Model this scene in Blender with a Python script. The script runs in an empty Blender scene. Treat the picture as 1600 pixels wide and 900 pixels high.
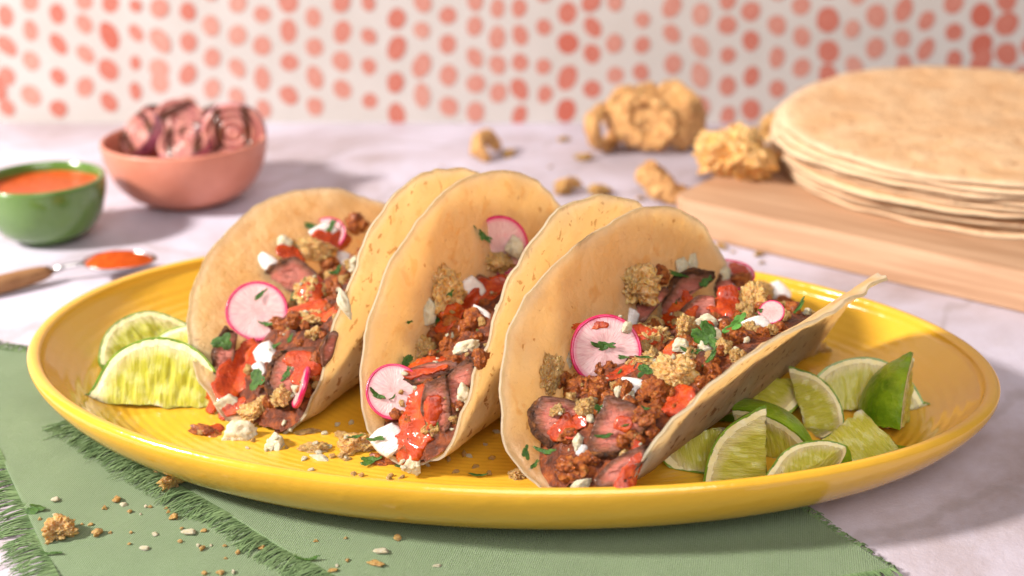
import bpy, bmesh, math, random
import numpy as np
from mathutils import Vector, Matrix, noise
from mathutils.bvhtree import BVHTree
# 1 Blender unit = 1 cm
SC = bpy.context.scene
SC.unit_settings.system = 'METRIC'; SC.unit_settings.scale_length = 0.01
rnd = random.Random(7)
PI = math.pi
# ---------------------------------------------------------------- camera
CAMZ = 21.6; PITCH = math.radians(21.3); FPX = 2000.0
cam_d = bpy.data.cameras.new('camera'); cam = bpy.data.objects.new('camera', cam_d)
SC.collection.objects.link(cam); SC.camera = cam
cam.location = (0, 0, CAMZ); cam.rotation_euler = (PI/2 - PITCH, 0, 0)
cam_d.sensor_width = 36; cam_d.lens = 45; cam_d.clip_start = 1; cam_d.clip_end = 1000
cam_d.dof.use_dof = True; cam_d.dof.focus_distance = 41.0; cam_d.dof.aperture_fstop = 0.078
# ---------------------------------------------------------------- light
W = bpy.data.worlds.new('World'); SC.world = W; W.use_nodes = True
W.node_tree.nodes['Background'].inputs[0].default_value = (0.98, 0.95, 0.97, 1)
W.node_tree.nodes['Background'].inputs[1].default_value = 0.14
def area(name, loc, aim, size, power, col):
    l = bpy.data.lights.new(name, 'AREA'); l.size = size; l.energy = power; l.color = col; l.shape = 'DISK'
    o = bpy.data.objects.new(name, l); SC.collection.objects.link(o); o.location = loc
    o.rotation_euler = (Vector(aim) - Vector(loc)).to_track_quat('-Z', 'Y').to_euler(); return o
area('key_lamp', (-118, 12, 84), (0, 44, 2), 18, 470000, (1.0, 0.94, 0.87))
area('fill_softbox', (10, -50, 80), (0, 45, 2), 90, 112000, (1.0, 0.95, 0.92))
SC.view_settings.view_transform = 'Standard'; SC.view_settings.look = 'None'
SC.view_settings.exposure = 0.0; SC.view_settings.gamma = 1.0
# ---------------------------------------------------------------- helpers
CF = Vector((0, math.cos(PITCH), -math.sin(PITCH))); CU = Vector((0, math.sin(PITCH), math.cos(PITCH))); CX = Vector((1, 0, 0))
CAM = Vector((0, 0, CAMZ))
def ray(x, y): return CF*FPX + CX*(x-800) - CU*(y-450)
def at(x, y, z=0.0):
    r = ray(x, y); return CAM + r*((z-CAMZ)/r.z)
def aty(x, y, Y):
    r = ray(x, y); return CAM + r*(Y/r.y)
def depth(p): return (p-CAM).dot(CF)
def pxcm(p): return depth(p)/FPX           # cm per photo pixel at p
def tag(o, label=None, cat=None, group=None, kind=None):
    if label: o['label'] = label
    if cat: o['category'] = cat
    if group: o['group'] = group
    if kind: o['kind'] = kind
    return o
def mesh(name, V, F, mats, midx=None, uv=None, smooth=True, attr=None):
    me = bpy.data.meshes.new(name)
    me.from_pydata([tuple(map(float, v)) for v in V], [], [tuple(f) for f in F])
    for m in (mats if isinstance(mats, (list, tuple)) else [mats]): me.materials.append(m)
    if midx is not None: me.polygons.foreach_set('material_index', midx)
    if smooth: me.polygons.foreach_set('use_smooth', [True]*len(me.polygons))
    if uv is not None:
        l = me.uv_layers.new(name='UVMap'); vi = np.empty(len(me.loops), np.int32); me.loops.foreach_get('vertex_index', vi)
        l.data.foreach_set('uv', np.asarray(uv, np.float32)[vi].ravel())
    me.update(); return me
def obj(name, me, parent=None, M=None):
    o = bpy.data.objects.new(name, me); SC.collection.objects.link(o)
    if M is not None: o.matrix_world = M
    if parent: o.parent = parent
    return o
def empty(name, loc):
    o = bpy.data.objects.new(name, None); SC.collection.objects.link(o); o.location = loc; o.empty_display_size = 1; return o
def child(name, me, parent): return obj(name, me, parent)
def grid_faces(nu, nv, wrapv=False, off=0, flip=False):
    F = []
    for i in range(nu-1):
        for j in range(nv if wrapv else nv-1):
            k = (j+1) % nv
            f = (off+i*nv+j, off+(i+1)*nv+j, off+(i+1)*nv+k, off+i*nv+k)
            F.append(f[::-1] if flip else f)
    return F
def N3(x, y, z): return noise.noise(Vector((x, y, z)))
def fbm(v, o=4): return noise.fractal(v, 1.0, 2.0, o)
def tube(path, rad, n=8, caps=True):
    V = []; F = []
    P = [Vector(p) for p in path]
    if not hasattr(rad, '__len__'): rad = [rad]*len(P)
    for i, p in enumerate(P):
        t = (P[min(i+1, len(P)-1)]-P[max(i-1, 0)]).normalized()
        a = t.cross(Vector((0, 0, 1)) if abs(t.z) < .9 else Vector((1, 0, 0))).normalized(); b = t.cross(a)
        for k in range(n):
            th = 2*PI*k/n; V.append(p+(a*math.cos(th)+b*math.sin(th))*rad[i])
    F = grid_faces(len(P), n, True)
    if caps: F += [tuple(range(n)), tuple(range((len(P)-1)*n, len(P)*n))[::-1]]
    return V, F
def lathe(prof, n=96):
    V = [(r*math.cos(2*PI*k/n), r*math.sin(2*PI*k/n), z) for r, z in prof for k in range(n)]
    return V, grid_faces(len(prof), n, True, flip=False)
solids = []
def reg(o, inv=False):
    M = o.matrix_world if o.parent is None else o.parent.matrix_world @ o.matrix_basis
    me = o.data; co = np.empty(len(me.vertices)*3); me.vertices.foreach_get('co', co); co = co.reshape(-1, 3)
    A = np.array(M); co = co@A[:3, :3].T + A[:3, 3]
    solids.append((co, [tuple(p.vertices) for p in me.polygons])); return o
def build_bvh():
    V = []; F = []; o = 0
    for co, fs in solids:
        V.extend(map(tuple, co)); F.extend([tuple(i+o for i in f) for f in fs]); o += len(co)
    return BVHTree.FromPolygons(V, F)
# ---------------------------------------------------------------- materials
class NT:
    def __init__(s, name):
        s.m = bpy.data.materials.new(name); s.m.use_nodes = True; s.t = s.m.node_tree
        s.b = s.t.nodes['Principled BSDF']; s.out = s.t.nodes['Material Output']
    def n(s, ty, **k):
        x = s.t.nodes.new(ty)
        for a, v in k.items():
            if a.startswith('i_'): x.inputs[a[2:]].default_value = v
            else: setattr(x, a, v)
        return x
    def l(s, a, b): s.t.links.new(a, b)
    def coord(s, kind='Object', scale=(1, 1, 1), rnd_off=False):
        c = s.n('ShaderNodeTexCoord'); m = s.n('ShaderNodeMapping'); s.l(c.outputs[kind], m.inputs[0]); m.inputs['Scale'].default_value = scale
        if rnd_off:
            i = s.n('ShaderNodeObjectInfo'); q = s.n('ShaderNodeMath', operation='MULTIPLY'); q.inputs[1].default_value = 37.0
            s.l(i.outputs['Random'], q.inputs[0]); s.l(q.outputs[0], m.inputs['Location'])
        return m.outputs[0]
    def noise(s, vec, scale, det=4, rough=.55, dist=0):
        x = s.n('ShaderNodeTexNoise'); x.inputs['Scale'].default_value = scale; x.inputs['Detail'].default_value = det
        x.inputs['Roughness'].default_value = rough; x.inputs['Distortion'].default_value = dist; s.l(vec, x.inputs['Vector']); return x.outputs['Fac']
    def vor(s, vec, scale, feat='F1', out='Distance'):
        x = s.n('ShaderNodeTexVoronoi', feature=feat); x.inputs['Scale'].default_value = scale; s.l(vec, x.inputs['Vector']); return x.outputs[out]
    def ramp(s, fac, stops, mode='LINEAR'):
        x = s.n('ShaderNodeValToRGB'); x.color_ramp.interpolation = mode; e = x.color_ramp.elements
        while len(e) < len(stops): e.new(.5)
        for q, (p, c) in zip(e, stops):
            q.position = p; q.color = tuple(c)+(1,) if hasattr(c, '__len__') else (c, c, c, 1)
        s.l(fac, x.inputs[0]); return x.outputs[0]
    def mix(s, fac, a, b, mode='MIX'):
        x = s.n('ShaderNodeMix', data_type='RGBA', blend_type=mode)
        for i, v in ((0, fac), (6, a), (7, b)):
            if hasattr(v, 'links') or isinstance(v, bpy.types.NodeSocket): s.l(v, x.inputs[i])
            else: x.inputs[i].default_value = v if i == 0 else tuple(v)+(1,)
        return x.outputs[2]
    def math(s, op, a, b=None):
        x = s.n('ShaderNodeMath', operation=op)
        for i, v in enumerate((a, b)):
            if v is None: continue
            if isinstance(v, bpy.types.NodeSocket): s.l(v, x.inputs[i])
            else: x.inputs[i].default_value = v
        return x.outputs[0]
    def bump(s, h, dist, strength=1.0, prev=None):
        x = s.n('ShaderNodeBump'); x.inputs['Distance'].default_value = dist; x.inputs['Strength'].default_value = strength; s.l(h, x.inputs['Height'])
        if prev: s.l(prev, x.inputs['Normal'])
        return x.outputs[0]
    def set(s, **k):
        for a, v in k.items():
            i = s.b.inputs[a.replace('_', ' ')]
            if isinstance(v, bpy.types.NodeSocket): s.l(v, i)
            elif hasattr(v, '__len__') and len(v) == 3 and i.type == 'RGBA': i.default_value = tuple(v)+(1,)
            else: i.default_value = v
        return s
    def sss(s, w, rad=(1, .5, .25), scale=.2):
        s.b.inputs['Subsurface Weight'].default_value = w; s.b.inputs['Subsurface Radius'].default_value = rad; s.b.inputs['Subsurface Scale'].default_value = scale; return s
def simple(name, stops, scale=3, det=5, rough=.5, bs=8, bd=.03, sss=0, scl=.15, coat=0, rad=(1, .5, .25), spec=.5, ro=True, bump2=None):
    a = NT(name); v = a.coord(rnd_off=ro); c = a.ramp(a.noise(v, scale, det, .6), stops)
    nb = a.bump(a.noise(v, bs, 6, .65), bd)
    if bump2: nb = a.bump(a.noise(v, bump2[0], 4, .6), bump2[1], prev=nb)
    a.set(Base_Color=c, Roughness=rough, Normal=nb, Coat_Weight=coat, Specular_IOR_Level=spec)
    if sss: a.sss(sss, rad, scl)
    return a.m
# tortilla: warm cream with toasted freckles; thin enough that light comes through
def tortilla_mat(name, spots=.66, freck=0., base=((.90, .60, .26), (.97, .74, .42)), trans=.36):
    a = NT(name); v = a.coord('UV')
    c = a.ramp(a.noise(v, .45, 5, .6), [(.3, base[0]), (.7, base[1])])
    fine = a.noise(v, 4, 6, .7); c = a.mix(a.math('MULTIPLY', fine, .25), c, (1.0, .82, .54))
    blotch = a.ramp(a.noise(v, 1.1, 3, .5, .6), [(spots-.02, 0.), (spots+.06, 1.)])
    c = a.mix(a.math('MULTIPLY', blotch, .5), c, (.80, .42, .12))
    sp = a.ramp(a.noise(v, 2.3, 4, .55, .4), [(spots-freck, 0.), (spots-freck+.04, 1.)])
    c = a.mix(a.math('MULTIPLY', sp, .85), c, (.40, .15, .035))
    at_ = a.n('ShaderNodeAttribute', attribute_name='rimw'); rr = a.math('MULTIPLY', at_.outputs['Fac'], .8)
    c = a.mix(rr, c, (1.0, .95, .82))
    h = a.noise(v, .9, 4, .5); nb = a.bump(h, .30, .9); nb = a.bump(a.noise(v, 5, 6, .7), .07, prev=nb)
    nb = a.bump(a.vor(v, 5.0, 'SMOOTH_F1'), .03, .5, nb)
    a.set(Base_Color=c, Roughness=.62, Normal=nb, Specular_IOR_Level=.3)
    t = a.n('ShaderNodeBsdfTranslucent'); a.l(a.mix(.5, c, (1, .80, .44)), t.inputs[0]); a.l(nb, t.inputs['Normal'])
    m = a.n('ShaderNodeMixShader'); m.inputs[0].default_value = trans
    a.l(a.b.outputs[0], m.inputs[1]); a.l(t.outputs[0], m.inputs[2]); a.l(m.outputs[0], a.out.inputs[0]); return a.m
M = {}
M['tortilla'] = tortilla_mat('tortilla_inner', .62, -.05, ((.96, .71, .36), (.99, .84, .56)), .68)
M['tortilla_out'] = tortilla_mat('tortilla_outer', .65, .055, ((.93, .68, .36), (.99, .83, .56)), .60)
M['tortilla_flat'] = tortilla_mat('stacked_tortilla', .66, .03, ((.72, .37, .15), (.90, .60, .34)), .10)
# glazed platter
a = NT('yellow_glaze'); v = a.coord('Object')
c = a.ramp(a.noise(v, .12, 3), [(.3, (.67, .36, .026)), (.7, (.73, .405, .038))])
fl = a.ramp(a.noise(v, 6, 2), [(.80, 0.), (.83, 1.)]); c = a.mix(a.math('MULTIPLY', fl, .5), c, (.45, .22, .03))
a.set(Base_Color=c, Roughness=.17, Normal=a.bump(a.noise(v, 1.3, 3), .03), Coat_Weight=.4, Coat_Roughness=.08); a.sss(.1, (1, .6, .1), .1); M['glaze'] = a.m
M['bowl_green'] = simple('green_glaze', [(.3, (.085, .17, .03)), (.7, (.11, .21, .04))], .8, 3, .12, 2, .02, coat=.5)
M['bowl_pink'] = simple('matte_pink_glaze', [(.3, (.58, .20, .13)), (.7, (.64, .24, .16))], .8, 3, .38, 3, .02, coat=.1)
# table
a = NT('plaster_table'); v = a.coord('Object')
n1 = a.noise(v, .045, 8, .66, .6); n2 = a.noise(v, .6, 8, .7)
c = a.ramp(n1, [(.36, (.36, .28, .28)), (.47, (.50, .44, .50)), (.58, (.61, .57, .68))])
vein = a.n('ShaderNodeTexWave'); vein.inputs['Scale'].default_value = .09; vein.inputs['Distortion'].default_value = 14; vein.inputs['Detail'].default_value = 5; vein.inputs['Detail Scale'].default_value = .7
vm = a.n('ShaderNodeMapping'); a.l(v, vm.inputs[0]); vm.inputs['Rotation'].default_value = (0, 0, 1.25); vm.inputs['Scale'].default_value = (1, .45, 1); a.l(vm.outputs[0], vein.inputs[0])
vr = a.ramp(vein.outputs['Fac'], [(0.0, 1.), (.035, 0.)]); c = a.mix(a.math('MULTIPLY', a.math('MULTIPLY', vr, n2), .75), c, (.30, .25, .25))
c = a.mix(a.math('MULTIPLY', a.ramp(n2, [(.5, 0.), (.72, 1.)]), .22), c, (.45, .38, .36))
nb = a.bump(n2, .05); nb = a.bump(a.noise(v, 5, 5, .75), .02, prev=nb); nb = a.bump(vr, .03, -.5, nb)
a.set(Base_Color=c, Roughness=.55, Normal=nb); M['table'] = a.m
a = NT('cream_wallpaper'); v = a.coord('Object')
a.set(Base_Color=a.ramp(a.noise(v, .25, 4), [(.3, (.46, .42, .395)), (.7, (.50, .46, .44))]), Roughness=.8); M['wall'] = a.m
for k in range(6):
    q = k/5; a = NT('dot_ink'); v = a.coord('Object')
    lo = (.48-.07*q, .22-.13*q, .175-.115*q); hi = (min(1, lo[0]*1.12), lo[1]*1.45, lo[2]*1.5)
    a.set(Base_Color=a.ramp(a.noise(v, 2.6, 5, .7, .6), [(.38, lo), (.66, hi)]), Roughness=.8); M['dot%d' % k] = a.m
# cloth
a = NT('green_cotton'); v = a.coord('UV')
def wav(sc, rot):
    w = a.n('ShaderNodeTexWave', bands_direction='X'); w.inputs['Scale'].default_value = sc; w.inputs['Distortion'].default_value = .6; w.inputs['Detail'].default_value = 2; w.inputs['Detail Scale'].default_value = 2
    m = a.n('ShaderNodeMapping'); a.l(v, m.inputs[0]); m.inputs['Rotation'].default_value = (0, 0, rot); a.l(m.outputs[0], w.inputs[0]); return w.outputs['Fac']
tw = a.math('MULTIPLY', wav(4.8, .2), wav(4.8, .2+PI/2)); big = a.noise(v, .35, 4); slub = a.noise(v, 3, 5, .7)
c = a.ramp(big, [(.3, (.165, .255, .105)), (.7, (.20, .295, .128))]); c = a.mix(a.math('MULTIPLY', tw, .9), c, (.30, .40, .22)); c = a.mix(a.math('MULTIPLY', slub, .3), c, (.12, .20, .09))
nb = a.bump(tw, .07, 1.); nb = a.bump(slub, .03, prev=nb)
a.set(Base_Color=c, Roughness=.9, Normal=nb, Sheen_Weight=.3, Specular_IOR_Level=.15); M['cloth'] = a.m
M['thread'] = simple('green_thread', [(.3, (.11, .175, .075)), (.7, (.22, .31, .145))], 1.2, 3, .9, 20, .01, spec=.1)
def wood_mat(name, c0, c1, sc=(.05, 1, 1), f=2.2):
    a = NT(name); v = a.coord('Object', sc); n1 = a.noise(v, f, 6, .6, .4); g = a.noise(v, f*7, 4, .7)
    c = a.ramp(n1, [(.3, c0), (.7, c1)]); c = a.mix(a.math('MULTIPLY', g, .3), c, tuple(x*.55 for x in c0))
    a.set(Base_Color=c, Roughness=.55, Normal=a.bump(g, .03)); return a.m
M['board'] = wood_mat('beech_board', (.42, .22, .115), (.66, .41, .25), (.05, .9, 1.6), 2.2)
M['handle'] = wood_mat('spoon_wood', (.28, .12, .04), (.42, .21, .08), (.3, 2, 2), 2)
a = NT('spoon_steel'); a.set(Base_Color=(.62, .60, .60), Metallic=1., Roughness=.22); M['steel'] = a.m
M['powder'] = simple('chilli_powder', [(.3, (.42, .05, .006)), (.7, (.58, .10, .012))], 4, 5, .95, 14, .06, spec=.1, ro=False)
M['salsa'] = simple('salsa_surface', [(.3, (.44, .055, .006)), (.7, (.56, .095, .014))], 1.5, 5, .32, 2.5, .08, sss=.3, ro=False)
# food
a = NT('red_sauce'); v = a.coord('Object'); n1 = a.noise(v, 2.2, 6, .65)
c = a.ramp(n1, [(.3, (.26, .018, .001)), (.5, (.42, .040, .002)), (.72, (.58, .10, .005))])
sd = a.ramp(a.noise(v, 9, 3), [(.68, 0.), (.74, 1.)]); c = a.mix(a.math('MULTIPLY', sd, .6), c, (.80, .34, .10))
nb = a.bump(a.noise(v, 9, 6, .7), .06, .9); a.set(Base_Color=c, Roughness=.27, Normal=nb, Coat_Weight=.35, Coat_Roughness=.06, Specular_IOR_Level=.35); a.sss(.06, (1, .3, .05), .1); M['sauce'] = a.m
a = NT('spiced_mince'); v = a.coord(rnd_off=True); n1 = a.noise(v, 2.2, 6, .7)
c = a.ramp(n1, [(.28, (.10, .020, .004)), (.42, (.36, .07, .008)), (.54, (.66, .155, .012)), (.70, (.76, .33, .06))])
sp = a.ramp(a.vor(v, 6.5), [(.10, 1.), (.2, 0.)]); c = a.mix(a.math('MULTIPLY', sp, .6), c, (.06, .02, .012))
nb = a.bump(n1, .3); nb = a.bump(a.noise(v, 12, 5, .75), .16, prev=nb); a.set(Base_Color=c, Roughness=.38, Normal=nb, Coat_Weight=.2, Coat_Roughness=.2); M['mince'] = a.m
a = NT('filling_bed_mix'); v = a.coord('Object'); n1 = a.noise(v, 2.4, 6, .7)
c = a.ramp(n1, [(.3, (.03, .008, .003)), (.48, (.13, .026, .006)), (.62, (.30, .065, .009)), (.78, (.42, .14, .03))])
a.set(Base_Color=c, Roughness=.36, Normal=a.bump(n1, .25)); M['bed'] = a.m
a = NT('steak_meat'); v = a.coord('UV')
rr = a.n('ShaderNodeSeparateXYZ'); a.l(v, rr.inputs[0]); v3 = a.coord('Object', (1, 3.2, 1), True)
fib = a.noise(v3, 3.0, 6, .7, .5); rad = a.math('ADD', rr.outputs[0], a.math('MULTIPLY', a.math('SUBTRACT', fib, .5), .55))
c = a.ramp(rad, [(.18, (.80, .27, .20)), (.52, (.68, .20, .14)), (.74, (.34, .115, .055)), (.95, (.12, .04, .016))])
c = a.mix(a.math('MULTIPLY', a.ramp(fib, [(.52, 0.), (.68, 1.)]), .4), c, (.80, .32, .25)); c = a.mix(a.math('MULTIPLY', a.ramp(fib, [(.30, 1.), (.42, 0.)]), .5), c, (.25, .04, .03))
nb = a.bump(fib, .2); nb = a.bump(a.noise(a.coord('Object', (1, 2, 1), True), 14, 5, .7), .06, prev=nb); a.set(Base_Color=c, Roughness=.42, Normal=nb, Coat_Weight=.22, Coat_Roughness=.12, Specular_IOR_Level=.35); a.sss(.1, (1, .35, .25), .1); M['steak'] = a.m
a = NT('charred_crust'); v = a.coord(rnd_off=True); n1 = a.noise(v, 3.5, 6, .7)
c = a.ramp(n1, [(.35, (.02, .010, .006)), (.52, (.12, .04, .014)), (.70, (.36, .13, .03))])
g = a.ramp(a.noise(v, 12, 3), [(.66, 0.), (.72, 1.)]); c = a.mix(a.math('MULTIPLY', g, .7), c, (.42, .22, .07))
nb = a.bump(n1, .14); nb = a.bump(a.noise(v, 14, 4), .05, prev=nb); a.set(Base_Color=c, Roughness=.42, Normal=nb, Specular_IOR_Level=.3); M['crust'] = a.m
a = NT('pork_rind'); v = a.coord(rnd_off=True); n1 = a.noise(v, 2.2, 6, .65); vo = a.vor(v, 5.5)
c = a.ramp(n1, [(.28, (.42, .12, .014)), (.42, (.70, .28, .04)), (.60, (.90, .47, .10)), (.78, (.98, .70, .30))]); c = a.mix(a.math('MULTIPLY', a.ramp(vo, [(.25, 0.), (.6, 1.)]), .45), c, (.96, .70, .36))
nb = a.bump(vo, .22, .9); nb = a.bump(a.noise(v, 10, 5, .7), .09, prev=nb); a.set(Base_Color=c, Roughness=.36, Normal=nb, Coat_Weight=.2); a.sss(.35, (1, .6, .25), .3); M['rind'] = a.m
M['rind_far'] = simple('pork_rind_far', [(.30, (.46, .19, .055)), (.52, (.68, .36, .125)), (.75, (.82, .53, .23))], 2.2, 6, .45, 6, .16, .2, .2, bump2=(2.2, .25))
M['cheese'] = simple('white_cheese', [(.3, (.74, .62, .36)), (.6, (.84, .77, .58))], 2.5, 5, .55, 5, .12, .35, .15, rad=(1, .8, .5), bump2=(16, .04))
a = NT('white_onion'); v = a.coord(rnd_off=True); c = a.ramp(a.noise(v, 1.6, 4), [(.3, (.66, .58, .55)), (.7, (.80, .76, .73))])
a.set(Base_Color=c, Roughness=.16, Normal=a.bump(a.noise(a.coord('Object', (1, 5, 5), True), 2, 3), .05), Coat_Weight=.4); a.sss(.5, (1, .9, .8), .3); M['onion'] = a.m
a = NT('radish_flesh'); v = a.coord('Object'); pol = a.coord('UV', (9, 1.6, 1)); st = a.noise(pol, 2.2, 4, .6)
g = a.n('ShaderNodeTexCoord'); s2 = a.n('ShaderNodeSeparateXYZ'); a.l(g.outputs['UV'], s2.inputs[0])
c = a.ramp(st, [(.3, (.58, .27, .28)), (.62, (.72, .48, .46))]); sp = a.ramp(a.noise(a.coord(rnd_off=True), 1.7, 3), [(.56, 0.), (.72, 1.)])
c = a.mix(a.math('MULTIPLY', sp, .30), c, (.82, .28, .36)); dk = a.ramp(a.noise(a.coord(rnd_off=True), 10, 2), [(.74, 0.), (.78, 1.)]); c = a.mix(a.math('MULTIPLY', dk, .6), c, (.45, .05, .12))
e = a.ramp(s2.outputs[1], [(.80, 0.), (.97, 1.)]); c = a.mix(a.math('MULTIPLY', e, .9), c, (.70, .03, .17))
a.set(Base_Color=c, Roughness=.2, Normal=a.bump(st, .03), Coat_Weight=.4); a.sss(.45, (1, .7, .7), .25); M['radish'] = a.m
M['radish_skin'] = simple('radish_skin', [(.3, (.50, .008, .075)), (.7, (.66, .02, .13))], 3, 3, .2, 8, .01, .2, .1, coat=.4)
M['leaf'] = simple('cilantro_green', [(.3, (.016, .065, .004)), (.7, (.065, .17, .010))], 2.4, 4, .38, 5, .06, spec=.5)
M['leaf_light'] = simple('cilantro_stem_green', [(.3, (.06, .22, .02)), (.7, (.12, .32, .04))], 2.4, 4, .4, 5, .05)
# lime
a = NT('lime_peel'); v = a.coord('Object'); n1 = a.noise(v, 1.1, 4); po = a.vor(v, 7.5)
c = a.ramp(n1, [(.3, (.07, .17, .004)), (.7, (.24, .38, .012))]); c = a.mix(a.math('MULTIPLY', a.ramp(po, [(.0, 1.), (.25, 0.)]), .35), c, (.32, .46, .05))
a.set(Base_Color=c, Roughness=.28, Normal=a.bump(a.noise(v, 2.5, 4), .10, .8, a.bump(po, .07, -.9)), Coat_Weight=.2); a.sss(.1, (.6, 1, .2), .1); M['peel'] = a.m
M['pith'] = simple('lime_pith', [(.3, (.88, .78, .36)), (.7, (.95, .89, .58))], 3, 4, .5, 9, .03, .4, .2, rad=(1, 1, .5), ro=False)
a = NT('lime_flesh'); v = a.coord('UV', (5.5, 1.0, 1)); n1 = a.noise(v, 1.5, 5, .55, .25); n2 = a.noise(v, 4.0, 3, .6)
c = a.ramp(n1, [(.25, (.50, .49, .02)), (.5, (.62, .60, .055)), (.78, (.76, .73, .20))]); c = a.mix(a.math('MULTIPLY', n2, .14), c, (.92, .88, .40))
h = a.math('ADD', n1, a.math('MULTIPLY', n2, .4)); rh = a.n('ShaderNodeAttribute', attribute_name='rho'); rq = a.math('ADD', rh.outputs['Fac'], a.math('MULTIPLY', a.math('SUBTRACT', n1, .5), .14))
c = a.mix(a.ramp(rq, [(.70, 0.), (.86, 1.)]), c, (.90, .80, .36)); c = a.mix(a.ramp(rq, [(.02, .7), (.10, 0.)]), c, (.90, .88, .62))
a.set(Base_Color=c, Roughness=.2, Normal=a.bump(h, .10, .9), Coat_Weight=.3, Transmission_Weight=.22, IOR=1.35); a.sss(.55, (.9, 1, .3), .6); M['flesh'] = a.m
a = NT('grilled_onion_skin'); v = a.coord(rnd_off=True); n1 = a.noise(v, 1.2, 4)
c = a.ramp(n1, [(.3, (.24, .06, .12)), (.55, (.42, .14, .21)), (.75, (.56, .27, .29))]); a.set(Base_Color=c, Roughness=.3, Coat_Weight=.3); a.sss(.3, (1, .5, .6), .2); M['gonion'] = a.m
a = NT('grilled_onion_core'); v = a.coord('UV'); s2 = a.n('ShaderNodeSeparateXYZ'); a.l(v, s2.inputs[0])
c = a.ramp(a.noise(v, 1.6, 4), [(.3, (.42, .13, .13)), (.7, (.60, .27, .20))])
w = a.n('ShaderNodeTexWave', bands_direction='X'); w.inputs['Scale'].default_value = .2; w.inputs['Distortion'].default_value = 1.2; a.l(v, w.inputs[0])
c = a.mix(a.ramp(w.outputs['Fac'], [(.70, 0.), (.86, 1.)]), c, (.10, .03, .012)); a.set(Base_Color=c, Roughness=.3, Coat_Weight=.3); M['gcore'] = a.m
# ---------------------------------------------------------------- table and wall
WALLY = at(800, 192, 0).y
def table_mesh():
    n = 60; V = []; 
    for i in range(n+1):
        for j in range(n+1): V.append((-110+220*i/n, -10+(WALLY+10)*j/n, 0))
    return mesh('table_top', V, grid_faces(n+1, n+1, flip=True), M['table'])
tb = obj('table', table_mesh()); tag(tb, 'pale lavender white plaster tabletop with fine grey streaks', kind='structure')
bx = mesh('wallpaper', [(-110, WALLY, -.0), (110, WALLY, 0), (110, WALLY, 75), (-110, WALLY, 75), (-110, WALLY+2, 0), (110, WALLY+2, 0), (110, WALLY+2, 75), (-110, WALLY+2, 75)],
          [(0, 1, 2, 3), (5, 4, 7, 6), (3, 2, 6, 7), (4, 0, 3, 7), (1, 5, 6, 2)], M['wall'], smooth=False)
wl = obj('wall', bx); tag(wl, 'cream wallpaper printed with rows of coral watercolour dots', kind='structure')
COLS = [(20,.6,24,(50,143,238,335)),(95,.3,25,(5,95,190,298,385)),(182,.8,24,(43,138,240,340)),(265,.4,25,(5,75,170,272,375)),(342,.85,27,(10,113,218,318,400)),
(425,.75,19,(18,103,197,285)),(500,.25,27,(25,128,215,262)),(588,.65,24,(35,132,232,330)),(662,.3,24,(80,180,277,370)),(742,.2,24,(10,110,212,302)),(822,.5,25,(45,142,245,340)),
(902,.7,27,(5,97,195,298,378)),(982,.4,24,(55,147,242,333)),(1067,.55,28,(5,100,192,278,368)),(1153,.65,22,(8,113,208,315)),(1238,.8,28,(58,150,258,358)),(1318,.3,26,(5,95,205,298,378)),
(1400,.5,25,(48,138,235,333)),(1485,.4,25,(0,82,180,262,350)),(1555,.4,24,(25,117,203,290,378)),(1625,.7,24,(25,110,195,278,360)),(1700,.65,24,(85,208,295,378)),(1772,.85,28,(40,135,243,345)),
(1850,.85,25,(5,85,168,278,370)),(1922,.4,24,(5,135,235,330)),(2005,.45,24,(62,140,225,320)),(2100,.35,26,(20,105,200,290,378)),(2190,.25,27,(45,145,235,330)),(2272,.6,25,(0,78,173,268,360)),
(2348,.7,26,(35,128,238,342)),(2428,.45,26,(80,180,278,370)),(2505,.45,27,(18,115,212,310)),(2588,.8,31,(62,160,240,335)),(2665,.3,24,(90,205,300)),(2738,.4,27,(50,150,250,350)),(2822,.55,26,(30,120,200,300)),
(2895,.6,26,(65,155,250,340)),(2980,.75,26,(10,100,185,280)),(3065,.9,29,(48,140,190,290)),(3145,.8,30,(0,75,170,270))]
def dots():
    V = []; F = []; mi = []; WY = globals()['WALLY']
    def dot(x, z, r, t):
        n = 20; WALLY = WY-.004*(len(mi)//20 % 9); o = len(V); e = rnd.uniform(1., 1.35); ang = rnd.uniform(-.5, .7)+PI/2; ph = rnd.uniform(0, 9)
        V.append((x, WALLY-.02, z))
        for k in range(n):
            th = 2*PI*k/n; q = r*(1+.10*N3(math.cos(th)+ph, math.sin(th), ph)); a_ = q*e*math.cos(th); b_ = q/e**.5*math.sin(th)
            V.append((x+a_*math.cos(ang)-b_*math.sin(ang), WALLY-.02, z+a_*math.sin(ang)+b_*math.cos(ang)))
        for k in range(n): F.append((o, o+1+(k+1) % n, o+1+k)); mi.append(int(round(max(0, min(1, t))*5)))
    sc = aty(800, 150, WALLY); cm = pxcm(sc); W0 = 80*cm*40/2
    for rep in (-1, 0, 1, 2, -2):
        for (cx, t, s, ys) in COLS:
            pts = []
            for y in ys:
                p = aty(cx/2, y/2, WALLY); pts.append((p.x, p.z))
            x0, z0 = pts[0]; 
            for k in range(1, 14): pts.append((x0+rnd.uniform(-.2, .2), z0+k*2.2*(1+.02*k)*1.02))
            for (x, z) in pts:
                x += rep*80*20*cm*.985
                if z > .45 and abs(x) < 108 and z < 60: dot(x+rnd.uniform(-.06, .06), z, s/2*cm*1.12*rnd.uniform(.9, 1.1), t+rnd.uniform(-.08, .08))
    return mesh('dot_print', V, F, [M['dot%d' % k] for k in range(6)], mi, smooth=False)
dp = child('dot_print', dots(), wl); tag(dp, kind='stuff')
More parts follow.
